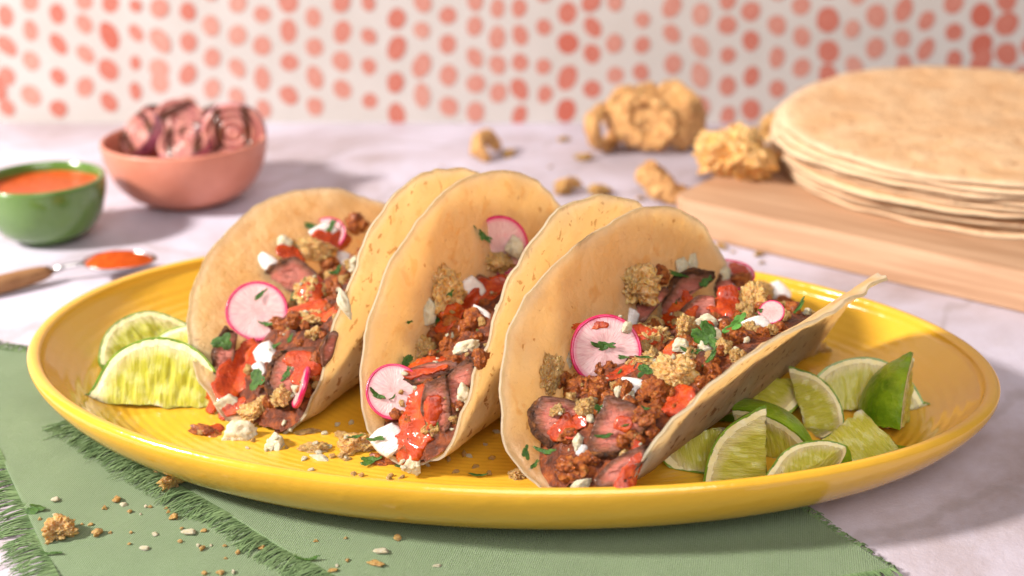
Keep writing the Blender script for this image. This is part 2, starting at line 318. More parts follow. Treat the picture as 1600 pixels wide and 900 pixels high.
# ---------------------------------------------------------------- platter
PL = (-0.459, 43.175, 17.358, 10.738, -0.165, 2.034, -0.072)
def plate_xy(rho, th):
    cx, cy, a_, b_, rot, n, egg = PL; c, s = math.cos(th), math.sin(th)
    x = a_*math.copysign(abs(c)**(2/n), c)*rho; y = b_*math.copysign(abs(s)**(2/n), s)*(1+egg*c)*rho
    return cx+x*math.cos(rot)-y*math.sin(rot), cy+x*math.sin(rot)+y*math.cos(rot)
def plate_rho(X, Y):
    cx, cy, a_, b_, rot, n, egg = PL; dx = X-cx; dy = Y-cy
    x = (dx*math.cos(rot)+dy*math.sin(rot))/a_; y = (-dx*math.sin(rot)+dy*math.cos(rot))/b_
    r = math.hypot(x, y)+1e-9; y /= (1+egg*x/r); return (abs(x)**n+abs(y)**n)**(1/n)
def plate_in(r):
    k = min(max((r-.80)/.2, 0), 1.1); return .75+1.85*k**1.7
def plate_z(X, Y): return plate_in(plate_rho(X, Y))
def platter():
    prof = []
    for i in range(250):
        r = i/250*.982; prof.append((r, plate_in(r)+.009*min(1,max(.4,(r-.7)*8))*math.sin(2*PI*r*46)*min(1, r*3)*(1 if r < .955 else 0)))
    for k in range(13):
        t = PI*k/12; prof.append((.997-.015*math.cos(t), 2.48+.155*math.sin(t)+(-.03 if k > 8 else 0)))
    prof += [(1.012, 2.30), (1.006, 2.05), (.994, 1.75), (.978, 1.45), (.958, 1.15), (.935, .88), (.905, .62), (.875, .42), (.845, .28), (.82, .18), (.80, .06), (.785, .03), (.77, .06), (.76, .22), (.70, .30), (.4, .32), (.01, .32)]
    n = 240; V = []
    for r, z in prof:
        for k in range(n):
            x, y = plate_xy(max(r, .002), 2*PI*k/n); V.append((x-PL[0], y-PL[1], z))
    return mesh('platter', V, grid_faces(len(prof), n, True), M['glaze'])
plt = obj('serving_platter', platter(), M=Matrix.Translation((PL[0], PL[1], .12))); reg(plt)
tag(plt, 'large oval glazed yellow platter with turned rings holding three tacos', 'platter')
PZ = .12
# ---------------------------------------------------------------- folded tortillas
TP = {3: [6.07, 39.727, 0.601, 8.055, 1.267, 1.23, 2.6, 0.044, -1.0, -0.077, 0.181, -0.015, 1.322, 0.0, 0.0, -0.006, -0.022, 0.03, -0.017, -0.024, -0.018],
      2: [0.785, 43.561, 0.55, 8.272, 1.392, 1.452, 2.574, -0.028, 0.177, -0.021, 0.102, -0.035, 1.037, 0.0, 0.0, -0.013, -0.002, -0.006, 0.002, 0.003, -0.021],
      1: [-4.627, 46.511, 0.524, 8.117, 0.709, 1.456, 2.582, -0.021, 0.278, 0.069, 0.113, 0.075, 1.276, 0.0, 0.0, -0.008, -0.01, -0.008, -0.007, 0.006, -0.023]}
def shell(p, u, v):
    cx, cy, phi, R, tl, tr, rb, cl, cr, tilt, spl, spr, z0 = p[:13]
    u = np.asarray(u, float); v = np.asarray(v, float)
    side = np.where(v < 0, -1, 1); av = np.abs(v); w = 0.; h = 0.
    th = np.where(v < 0, tl+spl*u/R, tr+spr*u/R); cu = np.where(v < 0, cl, cr); n = 20
    for k in range(n):
        s = av*(k+.5)/n; ang = np.minimum(s/rb, 1)*th+cu*np.maximum(s-rb, 0)/R
        w = w+np.cos(ang)*av/n; h = h+np.sin(ang)*av/n
    w = w*side; uu = u*np.cos(tilt)-h*np.sin(tilt); hh = u*np.sin(tilt)+h*np.cos(tilt)
    return np.stack([cx+uu*np.sin(phi)+w*np.cos(phi), cy+uu*np.cos(phi)-w*np.sin(phi), hh+z0], -1)
def rim_m(p, t):
    return 1+sum(p[13+2*k]*np.cos((k+1)*t)+p[14+2*k]*np.sin((k+1)*t) for k in (1, 2, 3))
def tortilla(k, label):
    p = TP[k]; R = p[3]; nr, nt = 44, 200
    rr = np.linspace(0.01, 1, nr)[:, None]; t = (np.arange(nt)/nt*2*PI-PI)[None, :]
    m = rim_m(p, t)+(.035*np.exp(-np.abs((t-1.85)/.2)**1.2) if k == 3 else 0); wob = np.array([[.016*N3(math.cos(x)*3+k*7, math.sin(x)*3, 2)+.008*N3(math.cos(x)*11+k*3, math.sin(x)*11, 5) for x in t[0]]])
    m = m+wob; U_ = -R*m*rr*np.cos(t); V_ = R*m*rr*np.sin(t); V_ = np.where(abs(V_) < 1e-6, 1e-6, V_)
    P = shell(p, U_, V_); e = 1e-3
    du = shell(p, U_+e, V_)-P; dv = shell(p, U_, V_+e)-P
    Nn = np.cross(du, dv); Nn /= np.linalg.norm(Nn, axis=-1, keepdims=True)   # orientation fixed below
    c0 = P[0, 0]; up = P[nr//2].mean(0)-c0
    if (Nn[0].mean(0)@np.array([0, 0, 1])) < 0: Nn = -Nn                         # inner side
    d = np.zeros(P.shape[:2])
    for i in range(nr):
        for j in range(nt):
            x, y = U_[i, j], V_[i, j]; w = rr[i, 0]
            d[i, j] = .10*N3(x*.35, y*.35, k*9.1)*w + .045*N3(x*.9+5, y*.9, k*3.3) + .02*N3(x*2.4, y*2.4, k)
            if w > .80: d[i, j] += (w-.80)/.2*(.16*N3(x*.9, y*.9, k*5+1)+.06*N3(x*2.5, y*2.5, k*4))
    P = P+Nn*d[..., None]
    th = .085*np.where(rr > .9, 1-.45*((rr-.9)/.1)**2, 1)
    top = P+Nn*th[..., None]; bot = P-Nn*th[..., None]
    V = np.concatenate([top.reshape(-1, 3), bot.reshape(-1, 3)]); o = np.array([p[0], p[1], p[12]])
    uv = np.concatenate([np.stack([U_, V_], -1).reshape(-1, 2)+k*31, np.stack([U_, V_], -1).reshape(-1, 2)+k*31+13])
    F = grid_faces(nr, nt, True, 0, True)+grid_faces(nr, nt, True, nr*nt)
    F += [((nr-1)*nt+j, (nr-1)*nt+(j+1) % nt, nr*nt+(nr-1)*nt+(j+1) % nt, nr*nt+(nr-1)*nt+j)[::-1] for j in range(nt)]
    F += [tuple(range(nt))[::-1], tuple(range(nr*nt, nr*nt+nt))]
    mi = [0]*((nr-1)*nt)+[1]*(len(F)-(nr-1)*nt); me = mesh('tortilla', V-o, F, [M['tortilla'], M['tortilla_out']], mi, uv=uv)
    at_ = me.attributes.new('rimw', 'FLOAT', 'POINT'); rw = np.repeat(np.clip((rr[:, 0]-.95)/.04, 0, 1), nt); at_.data.foreach_set('value', np.concatenate([rw, rw]).astype(np.float32))
    ob = obj('folded_tortilla', me, M=Matrix.Translation(o)); tag(ob, label, 'tortilla', 'folded flour tortillas of the three tacos'); reg(ob); return ob
tortilla(1, 'folded flour tortilla of the leftmost taco, nearest the two large lime wedges')
tortilla(2, 'tall folded flour tortilla of the middle taco, freckled brown outside')
tortilla(3, 'folded flour tortilla splayed open on the right side, beside the pile of lime')
# ---------------------------------------------------------------- filling beds
BED = {1: (.48, .56, .4), 2: (.42, .58, .4), 3: (.44, .64, .35)}
mound = {}
def bed(k, label):
    p = TP[k]; R = p[3]; fl, fr, bul = BED[k]; nu, ns = 90, 50; V = []
    us = np.linspace(-.985, .95, nu)*R
    for u in us:
        ch = math.sqrt(max(R*R-u*u, 0)); e = min(1, (R-abs(u))/1.6+.25)
        L = shell(p, u, -ch*fl-.02); Rr = shell(p, u, ch*fr+.02)
        for j in range(ns):
            s = j/(ns-1); q = L*(1-s)+Rr*s; x = Vector(q)
            b = math.sin(PI*s)**.6; z = bul*b*e+b*(.34*noise.fractal(x*1.3, .8, 2, 5)+.16*N3(*(x*3.1)))
            V.append((q[0], q[1], q[2]+z+.1))
    mound[k] = (np.array(V), nu, ns)
    # close underneath along the shell
    V2 = []
    for u in us:
        ch = math.sqrt(max(R*R-u*u, 0))
        for j in range(ns):
            s = j/(ns-1); vv = -ch*fl+(ch*fr+ch*fl)*s; q = shell(p, u, vv if abs(vv) > 1e-6 else 1e-6); V2.append((q[0], q[1], q[2]+.1))
    nv = len(V); F = grid_faces(nu, ns, flip=False)+grid_faces(nu, ns, off=nv, flip=True)
    o = np.array([p[0], p[1], p[12]])
    ob = obj('minced_meat_filling', mesh('filling_bed', np.array(V+V2)-o, F, M['bed']), M=Matrix.Translation(o)); tag(ob, label, 'meat filling', kind='stuff'); reg(ob)
bed(1, 'dark red minced meat packed inside the leftmost taco'); bed(2, 'dark red minced meat packed inside the middle taco'); bed(3, 'dark red minced meat packed inside the open right taco')
# ---------------------------------------------------------------- limes
def lime_meshes(span, full, seed=0, L=2.75, R=2.2):
    """local: long axis X, cut face in XY plane (y>=0 outwards), body below (-Z); returns flesh, pith, peel"""
    psi0, psi1 = (0.001, PI-.001) if full else (0.001, PI/2)
    def pt(rho, psi, th):
        tip = 1+.09*math.exp(-((math.sin(psi))/.22)**2); w = 1+.015*N3(math.cos(psi)*2+seed, th*2, seed)
        y = rho*R*math.sin(psi)*w; q = Vector((rho*L*math.cos(psi)*tip*w, y*math.cos(th), -y*math.sin(th)))
        ax = math.hypot(q.y, q.z); k = max(0, 1-ax/(.45*R))
        if k > 0: q += Vector((0, math.cos(th/1), -math.sin(th)))*k*(.13 if full else .2)*(N3(q.x*1.1, seed, 1)+.35*N3(q.x*4, seed, 2)+(.1 if full else .3)*N3(q.x*9, seed, 3))
        if not full: q.x += .16*(1-min(1, abs(q.x)/1.2))*(noise.noise(Vector((q.y*1.3, q.z*1.3, seed)))+.5*noise.noise(Vector((q.y*4, q.z*4, seed))))
        return q
    npsi = 56 if full else 34; nth = 26; out = []
    def surf(r0, r1, nr, raise_, amp):
        V = []; F = []; UV = []
        rs = [r0+(r1-r0)*i/(nr-1) for i in range(nr)]
        def cut(th, sgn):
            o = len(V)
            for r in rs:
                for j in range(npsi):
                    psi = psi0+(psi1-psi0)*j/(npsi-1); q = pt(r, psi, th)
                    nn = Vector((0, math.sin(th), math.cos(th)))*sgn
                    edge = min(1, (j+.3)/2, (npsi-j-.7)/2) if not full else 1
                    d = raise_+amp*(N3(q.x*6+seed, q.y*1.5, th*3)+.7*noise.noise(q*2.3+Vector((seed, 0, 0))))
                    V.append(q+nn*d); UV.append((q.x+seed*3, (q.y**2+q.z**2)**.5+th*9))
            F.extend(grid_faces(len(rs), npsi, off=o, flip=sgn < 0))
        cut(0, 1); cut(span, -1)
        if not full:
            o = len(V)
            for r in rs:
                for j in range(nth):
                    th = span*j/(nth-1); q = pt(r, PI/2, th); q.x -= raise_*1.0+amp*1.6*(noise.noise(q*2.2+Vector((0, seed, 0)))+.6*N3(th*9, r*3, seed)); V.append(q); UV.append((th*1.8+seed, r*R+4))
            F.extend(grid_faces(len(rs), nth, off=o, flip=True))
        return V, F, UV
    V, F, UV = surf(.0, .885, 22, .012, .075)
    me1 = mesh('flesh', V, F, M['flesh'], uv=UV); rv = []
    for v_ in V: rv.append(math.sqrt((v_.x/L)**2+(v_.y*v_.y+v_.z*v_.z)/(R*R)))
    me1.attributes.new('rho', 'FLOAT', 'POINT').data.foreach_set('value', rv)
    V, F, UV = surf(.865, .972, 4, .0, .03)
    me2 = mesh('pith', V, F, M['pith'], uv=UV)
    V, F, UV = surf(.962, 1.0, 3, .002, .004)
    o = len(V)
    for i in range(npsi):
        psi = psi0+(psi1-psi0)*i/(npsi-1)
        for j in range(nth):
            q = pt(1.0, psi, span*j/(nth-1)); V.append(q*(1+.006*noise.noise(q*2.5))); UV.append((q.x, q.y))
    F = F+grid_faces(npsi, nth, off=o, flip=True)
    me3 = mesh('peel', V, F, M['peel'], uv=UV)
    return me1, me2, me3
DBG = False
def lime(px, py, z, nrm, axpx, span, full, label, seed, scale=1.0, lx=1.0, group='lime wedges on the platter'):
    N_ = Vector(nrm).normalized(); P0 = at(px, py, z)
    d = ray(px+axpx[0], py+axpx[1]); t = (P0-CAM).dot(N_)/d.dot(N_); X = (CAM+d*t-P0).normalized()
    Y = N_.cross(X)
    RS = Matrix((X, Y, N_)).transposed().to_4x4() @ Matrix.Diagonal((scale*lx, scale, scale, 1))
    ms = lime_meshes(math.radians(span), full, seed); vs = [v_.co.copy() for v_ in ms[2].vertices][::5]
    for it in range(6):
        mx = Matrix.Translation(P0) @ RS; lw = sorted(((mx @ c).z-plate_z((mx @ c).x, (mx @ c).y)-PZ) for c in vs); lo = lw[int(len(lw)*.015)]
        break
    if DBG: print('LIME', seed, 'lo %.2f' % lo, 'z', z, 'rho', round(max(plate_rho((mx @ c).x, (mx @ c).y) for c in vs), 2))
    mx = Matrix.Translation(P0) @ RS
    inv = mx.inverted()                                  # nothing sinks into the platter: rest the pieces on its surface
    for m_ in ms:
        for v_ in m_.vertices:
            w = mx @ v_.co; r0 = plate_rho(w.x, w.y)
            if r0 > .92: w.x = PL[0]+(w.x-PL[0])*.92/r0; w.y = PL[1]+(w.y-PL[1])*.92/r0; v_.co = inv @ w
            rh = min(plate_rho(w.x, w.y), .96); pz = plate_in(rh)+PZ+.015
            if w.z < pz: w.z = pz+.02*min(1, pz-w.z); v_.co = inv @ w
    r = empty('lime_wedge', (0, 0, 0)); r.matrix_world = mx; tag(r, label, 'lime wedge', group)
    for n_, m_ in zip(('flesh', 'pith', 'peel'), ms):
        c_ = child(n_, m_, r); c_.matrix_parent_inverse = Matrix.Identity(4)
        co = np.array([tuple(mx @ v_.co) for v_ in m_.vertices]); solids.append((co, [tuple(q.vertices) for q in m_.polygons]))
    return r
lime(1130, 668, 2.3, (-.22, -.9, .35), (-1, .14), 62, False, 'lime wedge tucked under the splayed right side of the right taco', 1, .86)
lime(1197, 764, .95, (-.18, -1, .25), (.0, -1), 58, False, 'upright lime wedge at the front of the right pile, yellow cut face towards the viewer', 2, .90)
lime(1163, 712, .7, (-.45, -.9, -.22), (1, .05), 40, False, 'curved lime wedge directly behind the upright front one, rind arching to the right', 3, .88)
lime(1174, 566, 2.4, (-.25, -.70, .7), (-.42, .80), 60, False, 'pale lime wedge with its cut face tilted up, against the underside of the right taco', 4, 1.02)
lime(1254, 656, 1.1, (-.35, -.85, .5), (.28, 1), 42, True, 'slim lime wedge curling between the pale wedge and the big half slice', 5, .64)
lime(1350, 642, 1.0, (-.05, -.72, .45), (1, .05), 45, True, 'wide lime wedge standing at the back of the right pile, rind arched on top', 6, .88, .86)
lime(1421, 655, 1.0, (1, -.50, .10), (.06, -1), 80, False, 'lime wedge with glossy green rind turned to the viewer, rightmost of the pile', 7, .80)
lime(1345, 640, 2.2, (-.12, -.66, .75), (-.75, .60), 40, False, 'pale lime wedge lying cut face up in front of the green rind wedge', 8, 1.04)
lime(1290, 757, 1.9, (-.05, -.66, .8), (1, .10), 26, True, 'flat lime wedge at the very front against the platter rim', 9, .66, .92)
lime(232, 560, 1.2, (.35, -.8, .5), (.75, -.65), 60, True, 'lime wedge leaning at the back left of the platter, bright rind to the left', 10, .84, .80)
lime(247, 634, 1.0, (.06, -.9, .4), (1, .04), 62, True, 'large lime wedge at the front left of the platter, cut face forward', 11, 1.12, .76)
lime(300, 570, 1.0, (.0, -.8, .6), (1, 0), 50, True, 'half hidden lime wedge between the large left wedge and the leftmost taco', 12, .72)
# ---------------------------------------------------------------- chopping board and tortilla stack
BZ = 1.9
A_ = at(1040, 361, 0); B_ = at(1600, 491, 0); bd = (B_-A_).normalized(); bn = Vector((-bd.y, bd.x, 0))
def board():
    Lb, Wb, r = 34.0, 22.0, 1.3; out = []
    for cx, cy, a0 in ((Lb-r, r, -90), (Lb-r, Wb-r, 0), (r, Wb-r, 90), (r, r, 180)):
        for k in range(9): t = math.radians(a0+90*k/8); out.append((cx+r*math.cos(t), cy+r*math.sin(t), math.cos(t), math.sin(t)))
    prof = [(-.18, 0), (-.05, .05), (0, .18), (0, BZ-.28), (-.04, BZ-.12), (-.13, BZ-.03), (-.28, BZ)]
    V = [(x+nx*d, y+ny*d, z) for d, z in prof for x, y, nx, ny in out]; n = len(out)
    F = grid_faces(len(prof), n, True, flip=True)+[tuple(range(n))[::-1], tuple(range((len(prof)-1)*n, len(prof)*n))]
    return mesh('board', V, F, M['board'], smooth=True)
R4 = Matrix((bd, bn, Vector((0, 0, 1)))).transposed().to_4x4()
bo = obj('cutting_board', board(), M=Matrix.Translation(A_) @ R4); reg(bo)
tag(bo, 'thick pale beech chopping board with rounded corner behind the platter', 'cutting board')
TC = at(1550, 236, BZ+1.2); NT_ = 10
lab = ['lowest', 'second from the bottom', 'third from the bottom', 'fourth from the bottom', 'fifth from the bottom', 'fifth from the top', 'fourth from the top', 'third from the top', 'second from the top', 'topmost']
for i in range(NT_):
    nr, nt = 26, 150; Rr = 11.6+rnd.uniform(-.25, .3)-(.35 if i == NT_-1 else 0); V = []; ox, oy = rnd.uniform(-.3, .3), rnd.uniform(-.25, .25); uv = []
    zc = BZ+.10+i*.262
    for s in (1, -1):
        for a_ in range(nr):
            w = max(a_/(nr-1), .004)
            for j in range(nt):
                t = 2*PI*j/nt; q = Rr*w*(1+(.026*N3(math.cos(t)*2+i*3, math.sin(t)*2, i)+.012*N3(math.cos(t)*8, math.sin(t)*8+i*5, 1))); x, y = q*math.cos(t), q*math.sin(t)
                z = .9*w*w*max(0, math.sin(t))*(.35+i/NT_)*.9 + .10*N3(x*.25, y*.25, i*.35+3)*(i/NT_) + w**6*.10*N3(math.cos(t)*6+i*9, math.sin(t)*6, i*2.3) + (1-w*w)*.25*(i/NT_)
                z += s*(.125*(1-.6*max(0, (w-.93)/.07)**2)+.02*N3(x*1.3, y*1.3, i+s))
                V.append((x, y, z)); uv.append((x*.8+i*40, y*.8+s*20))
    F = grid_faces(nr, nt, True, 0, False)+grid_faces(nr, nt, True, nr*nt, True)+[((nr-1)*nt+j, nr*nt+(nr-1)*nt+j, nr*nt+(nr-1)*nt+(j+1) % nt, (nr-1)*nt+(j+1) % nt)for j in range(nt)]
    tt = obj('stacked_tortilla', mesh('tortilla', V, F, M['tortilla_flat'], uv=uv), M=Matrix.Translation((TC.x+ox, TC.y+oy, zc))); reg(tt)
    rw = np.tile(np.repeat(np.clip((np.linspace(0, 1, nr)-.92)/.08, 0, 1)*.3, nt), 2); tt.data.attributes.new('rimw', 'FLOAT', 'POINT').data.foreach_set('value', rw.astype(np.float32))
    tag(tt, 'round flour tortilla, %s in the stack on the chopping board' % lab[i], 'tortilla', 'flour tortillas stacked on the board')
# ---------------------------------------------------------------- bowls
def bowl_prof(R, H, foot, th):
    p = [(foot*.9, .0), (foot, .02), (foot+.04, .22), (foot+.25, .30)]
    for k in range(1, 15):
        t = k/14; a_ = t*PI/2; p.append((foot+.25+(R-foot-.25)*math.sin(a_)**.85, .30+(H-.30)*(1-math.cos(a_))**.85))
    p += [(R-.01, H+.07), (R-th*.5, H+.12), (R-th, H+.06)]
    for k in range(13, -1, -1):
        t = k/14; a_ = t*PI/2; p.append((max(.01, (foot+.25+(R-foot-.25)*math.sin(a_)**.85-th)), .45+(H-.42)*(1-math.cos(a_))**.9))
    p.append((.01, .45)); return p
def lathed(prof, mat, name, n=96, amp=.0):
    V, F = lathe(prof, n); return mesh(name, V, F, mat)
gb = at(78, 371, 0); g = empty('sauce_bowl', gb); tag(g, 'small glossy green bowl behind the left of the platter', 'bowl')
child('bowl_body', lathed(bowl_prof(3.12, 3.15, 1.5, .28), M['bowl_green'], 'bowl_body'), g)
sv = [(.01, 0), (1, .01), (2, -.01), (2.6, .0), (2.78, .04), (2.86, .1)]
V, F = lathe([(r, z) for r, z in sv], 64); V = [(x, y, z+.05*N3(x*.9, y*.9, 1)) for x, y, z in V]
so = obj('salsa', mesh('salsa', V, F, M['salsa']), M=Matrix.Translation(gb+Vector((0, 0, 2.68)))); tag(so, 'smooth orange red salsa filling the green bowl', 'salsa')
pb = at(297, 313, 0); p_ = empty('onion_bowl', pb); tag(p_, 'matte pink bowl holding grilled red onion, near the wall', 'bowl')
child('bowl_body', lathed(bowl_prof(4.5, 3.55, 2.0, .22), M['bowl_pink'], 'bowl_body'), p_)
def onion_slice(name_lab, px, py, z, r, nrm, spin, th=.9, arc=360):
    """thick grilled onion slice: rings of layers with a charred cut face"""
    r_ = empty('grilled_onion_slice', at(px, py, z)); N_ = Vector(nrm).normalized(); X = N_.orthogonal().normalized()
    r_.matrix_world = Matrix.Translation(at(px, py, z)) @ N_.to_track_quat('Z', 'Y').to_matrix().to_4x4() @ Matrix.Rotation(spin, 4, 'Z')
    tag(r_, name_lab, 'onion slice', 'grilled onion in the pink bowl')
    for q, (ra, rb) in enumerate(((.80, 1.0), (.56, .76), (.30, .52), (.0, .26))):
        n = 44; V = []; F = []
        prof = [(max(ra, .01), -th/2+.1), (max(ra, .01), th/2-.12-q*.03), (ra+(rb-ra)*.3+.005, th/2-q*.04), (rb-.06, th/2-q*.04), (rb, th/2-.14-q*.03), (rb*1.04, 0), (rb*.93, -th/2)]
        for (a_, z_) in prof:
            for k in range(n):
                t = math.radians(arc)*k/(n if arc == 360 else n-1); w = 1+.05*N3(math.cos(t)*1.5+px, math.sin(t)*1.5, 3); V.append((a_*r*w*math.cos(t), a_*r*w*.92*math.sin(t), z_*(1+.1*N3(math.cos(t), math.sin(t), q))))
        uv = [(v[0], v[1]) for v in V]; F = grid_faces(len(prof), n, arc == 360)
        mi = [1 if (1 <= (i//(n if arc == 360 else n-1)) <= 3) else 0 for i in range(len(F))]
        child('onion_ring', mesh('onion_ring', V, F, [M['gonion'], M['gcore']], mi, uv=uv), r_)
onion_slice('grilled onion slice with two dark char bars, standing at the right of the pink bowl', 365, 207, 3.75, 1.75, (.15, -1, .15), .1)
onion_slice('grilled onion slice lying in the front middle of the pink bowl', 290, 226, 3.2, 1.5, (-.1, -.5, .9), .4)
onion_slice('grilled onion slice at the left edge of the pink bowl', 222, 210, 3.5, 1.35, (-.55, -.6, .6), 1.2)
onion_slice('grilled onion slice at the back of the pink bowl between two others', 283, 195, 3.4, 1.6, (.2, -.8, .6), 2.1)
onion_slice('small grilled onion slice at the back right of the pink bowl', 335, 196, 3.4, 1.3, (-.3, -.7, .7), 2.8)
onion_slice('grilled onion slice behind the left one in the pink bowl', 243, 196, 3.4, 1.3, (.3, -.6, .8), .8)
onion_slice('purple onion slice low in the middle of the pink bowl', 318, 222, 3.2, 1.5, (.2, -.6, .8), 1.8)
# ---------------------------------------------------------------- spoon
S0 = at(-40, 455, .45); S1 = at(78, 424, .55); S2 = at(135, 411, .75); S3 = at(182, 416, .6)
sp = empty('spice_spoon', S3); tag(sp, 'small steel spoon with wooden handle lying left of the platter', 'spoon')
P = [S0+(S1-S0)*k/10-S3 for k in range(11)]; V, F = tube(P, [.30, .38, .42, .44, .44, .43, .42, .40, .38, .34, .26], 16); child('handle', mesh('handle', V, F, M['handle']), sp)
P = [S1-S3, S1+(S2-S1)*.5-S3+Vector((0, 0, .05)), S2-S3, S2+(S3-S2)*.35-S3+Vector((0, 0, .12))]; V, F = tube(P, [.16, .13, .14, .22], 12); child('neck', mesh('neck', V, F, M['steel']), sp)
V = []; n = 40
for s in (0, 1):
    for i in range(12):
        w = max(i/11, .01)
        for k in range(n):
            t = 2*PI*k/n; x, y = 1.75*w*math.cos(t)*(1+.12*math.cos(t)), 1.35*w*math.sin(t)
            V.append((x*(1-.03*s), y*(1-.03*s), -.60*(1-w**2.2)+.09*(s)*(1 if w < .98 else .3)+.32))
F = grid_faces(12, n, True, 0, True)+grid_faces(12, n, True, 12*n)+[(11*n+k, 12*n+11*n+k, 12*n+11*n+(k+1) % n, 11*n+(k+1) % n) for k in range(n)]
child('spoon_bowl', mesh('spoon_bowl', V, F, M['steel']), sp)
V = []
for i in range(16):
    w = max(i/15, .01)
    for k in range(n):
        t = 2*PI*k/n; x, y = 1.55*w*math.cos(t)*(1+.1*math.cos(t)), 1.18*w*math.sin(t); V.append((x+.05, y, .22+.42*(1-w**2)+.10*N3(x*2, y*2, 1)*(1-w)+.03*N3(x*8, y*8, 2)))
po = obj('spice_powder', mesh('powder', V, grid_faces(16, n, True), M['powder']), M=Matrix.Translation(S3+Vector((0, 0, .05)))); tag(po, 'heap of orange red ground spice in the bowl of the spoon', 'spice')
# ---------------------------------------------------------------- irregular solids
_ico = {}
def ico(sub):
    if sub not in _ico:
        b = bmesh.new(); bmesh.ops.create_icosphere(b, subdivisions=sub, radius=1); _ico[sub] = ([v.co.copy() for v in b.verts], [tuple(v.index for v in f.verts) for f in b.faces]); b.free()
    return _ico[sub]
def rsph(r):
    while True:
        v = Vector((r.uniform(-1, 1), r.uniform(-1, 1), r.uniform(-1, 1)))
        if .1 < v.length < 1: return v.normalized()
def lump_mince(seed, sub=5):
    r = random.Random(seed); S = [(rsph(r), r.uniform(.3, .55)) for _ in range(16)]; Vs, F = ico(sub); V = []
    for d in Vs:
        b = .55
        for c, w in S:
            q = 1-(d-c).length/(w*1.5)
            if q > 0: b = max(b, .55+.52*w*1.6*math.sqrt(q))
        b += .19*noise.fractal(d*2.8+Vector((seed, 0, 0)), .7, 2, 5); V.append(d*b)
    return mesh('mince_crumble', V, F, M['mince'])
def lump_rind(seed, sub=5):
    r = random.Random(seed); Vs, F = ico(sub); V = []; pl = [(rsph(r), r.uniform(.5, .85)) for _ in range(7)]; s = Vector((seed*3.1, 1, 2))
    for d in Vs:
        b = 1.05
        for n_, h in pl:
            c = d.dot(n_)
            if c > .05: b = min(b, h/c)
        dd = noise.voronoi(d*3.2+s)[0]; b += .42*min(.7, dd[1]-dd[0])-.16; b += .30*N3(*(d*1.6+s))+.16*abs(N3(*(d*4+s)))+.09*N3(*(d*9+s)); dv = noise.turbulence_vector(d*2.2+s, 2, False)*.16; V.append(d*b+dv)
    return mesh('rind_chunk', V, F, M['rind'])
def lump_cheese(seed, sub=4):
    r = random.Random(seed); Vs, F = ico(sub); V = []; pl = [(rsph(r), r.uniform(.45, .85)) for _ in range(10)]; s = Vector((seed*1.7, 4, 2))
    for d in Vs:
        b = 1.05
        for n_, h in pl:
            c = d.dot(n_)
            if c > .05: b = min(b, h/c)
        b += .13*N3(*(d*2.6+s))+.07*N3(*(d*6+s))+.04*N3(*(d*13+s)); V.append(d*b)
    return mesh('cheese_crumble', V, F, M['cheese'])
def piece_onion(seed):
    r = random.Random(seed); V = []; b = bmesh.new(); bmesh.ops.create_cube(b, size=2); bmesh.ops.subdivide_edges(b, edges=b.edges, cuts=7, use_grid_fill=True)
    k = r.uniform(.25, .5); sk = r.uniform(-.3, .3)
    for v in b.verts:
        c = v.co; l = max(abs(c.x), abs(c.y), abs(c.z)); q = c.normalized()*1.25; c = c*.55+q*.45*l
        c = Vector((c.x+sk*c.y, c.y*(1+.2*c.x*sk), c.z*.5-k*c.x*c.x+.04)); c += Vector([.06*N3(c.x*2+seed, c.y*2, i) for i in range(3)]); v.co = c*.9
    me = bpy.data.meshes.new('onion_piece'); b.to_mesh(me); b.free(); me.materials.append(M['onion']); me.polygons.foreach_set('use_smooth', [True]*len(me.polygons)); return me
def leaf_mesh(seed, mat='leaf'):
    r = random.Random(seed); lob = []; n = r.choice((3, 3, 5)); V = []; F = []
    out = []
    for k in range(48):
        t = 2*PI*k/48; q = .42+.55*abs(math.cos(n*t/2+seed))**1.1+.13*abs(math.sin(t*9+seed)); q *= (1-.25*math.cos(t)); out.append((q*math.cos(t), q*math.sin(t)))
    if r.random() < .45: out = [(x*1.1, y*.38+.25*math.sin(x*2)) for x, y in out]       # sliced strip
    cu = r.uniform(.15, .5); cv = r.uniform(-.5, .6); rings = 6; 
    for s in (1, -1):
        for i in range(rings):
            w = max(i/(rings-1), .02)
            for x, y in out:
                x_, y_ = x*w, y*w; z = cu*x_*x_+cv*y_*y_+.13*N3(x_*2.5+seed, y_*2.5, 1)-.07*math.exp(-(y_/.09)**2); V.append((x_, y_, z+s*.022*(1-.5*w)))
    F = grid_faces(rings, 48, True, 0)+grid_faces(rings, 48, True, rings*48, True)+[((rings-1)*48+k, (2*rings-1)*48+k, (2*rings-1)*48+(k+1) % 48, (rings-1)*48+(k+1) % 48) for k in range(48)]
    F += [tuple(range(48)), tuple(range(rings*48, rings*48+48))[::-1]]
    return mesh('cilantro_flake', V, F, M[mat])
LIB = {'mince': [lump_mince(k) for k in range(6)], 'rind': [lump_rind(k+10) for k in range(7)], 'cheese': [lump_cheese(k+20) for k in range(6)],
       'onion': [piece_onion(k+30) for k in range(5)], 'leaf': [leaf_mesh(k+40) for k in range(9)], 'rindlet': [lump_rind(k+90, 4) for k in range(5)], 'crumb': [lump_rind(k+60, 3) for k in range(5)], 'mincelet': [lump_mince(k+70, 4) for k in range(5)], 'cheeselet': [lump_cheese(k+80, 3) for k in range(4)]}
leaf_light = [leaf_mesh(51, 'leaf_light'), leaf_mesh(55, 'leaf_light')]
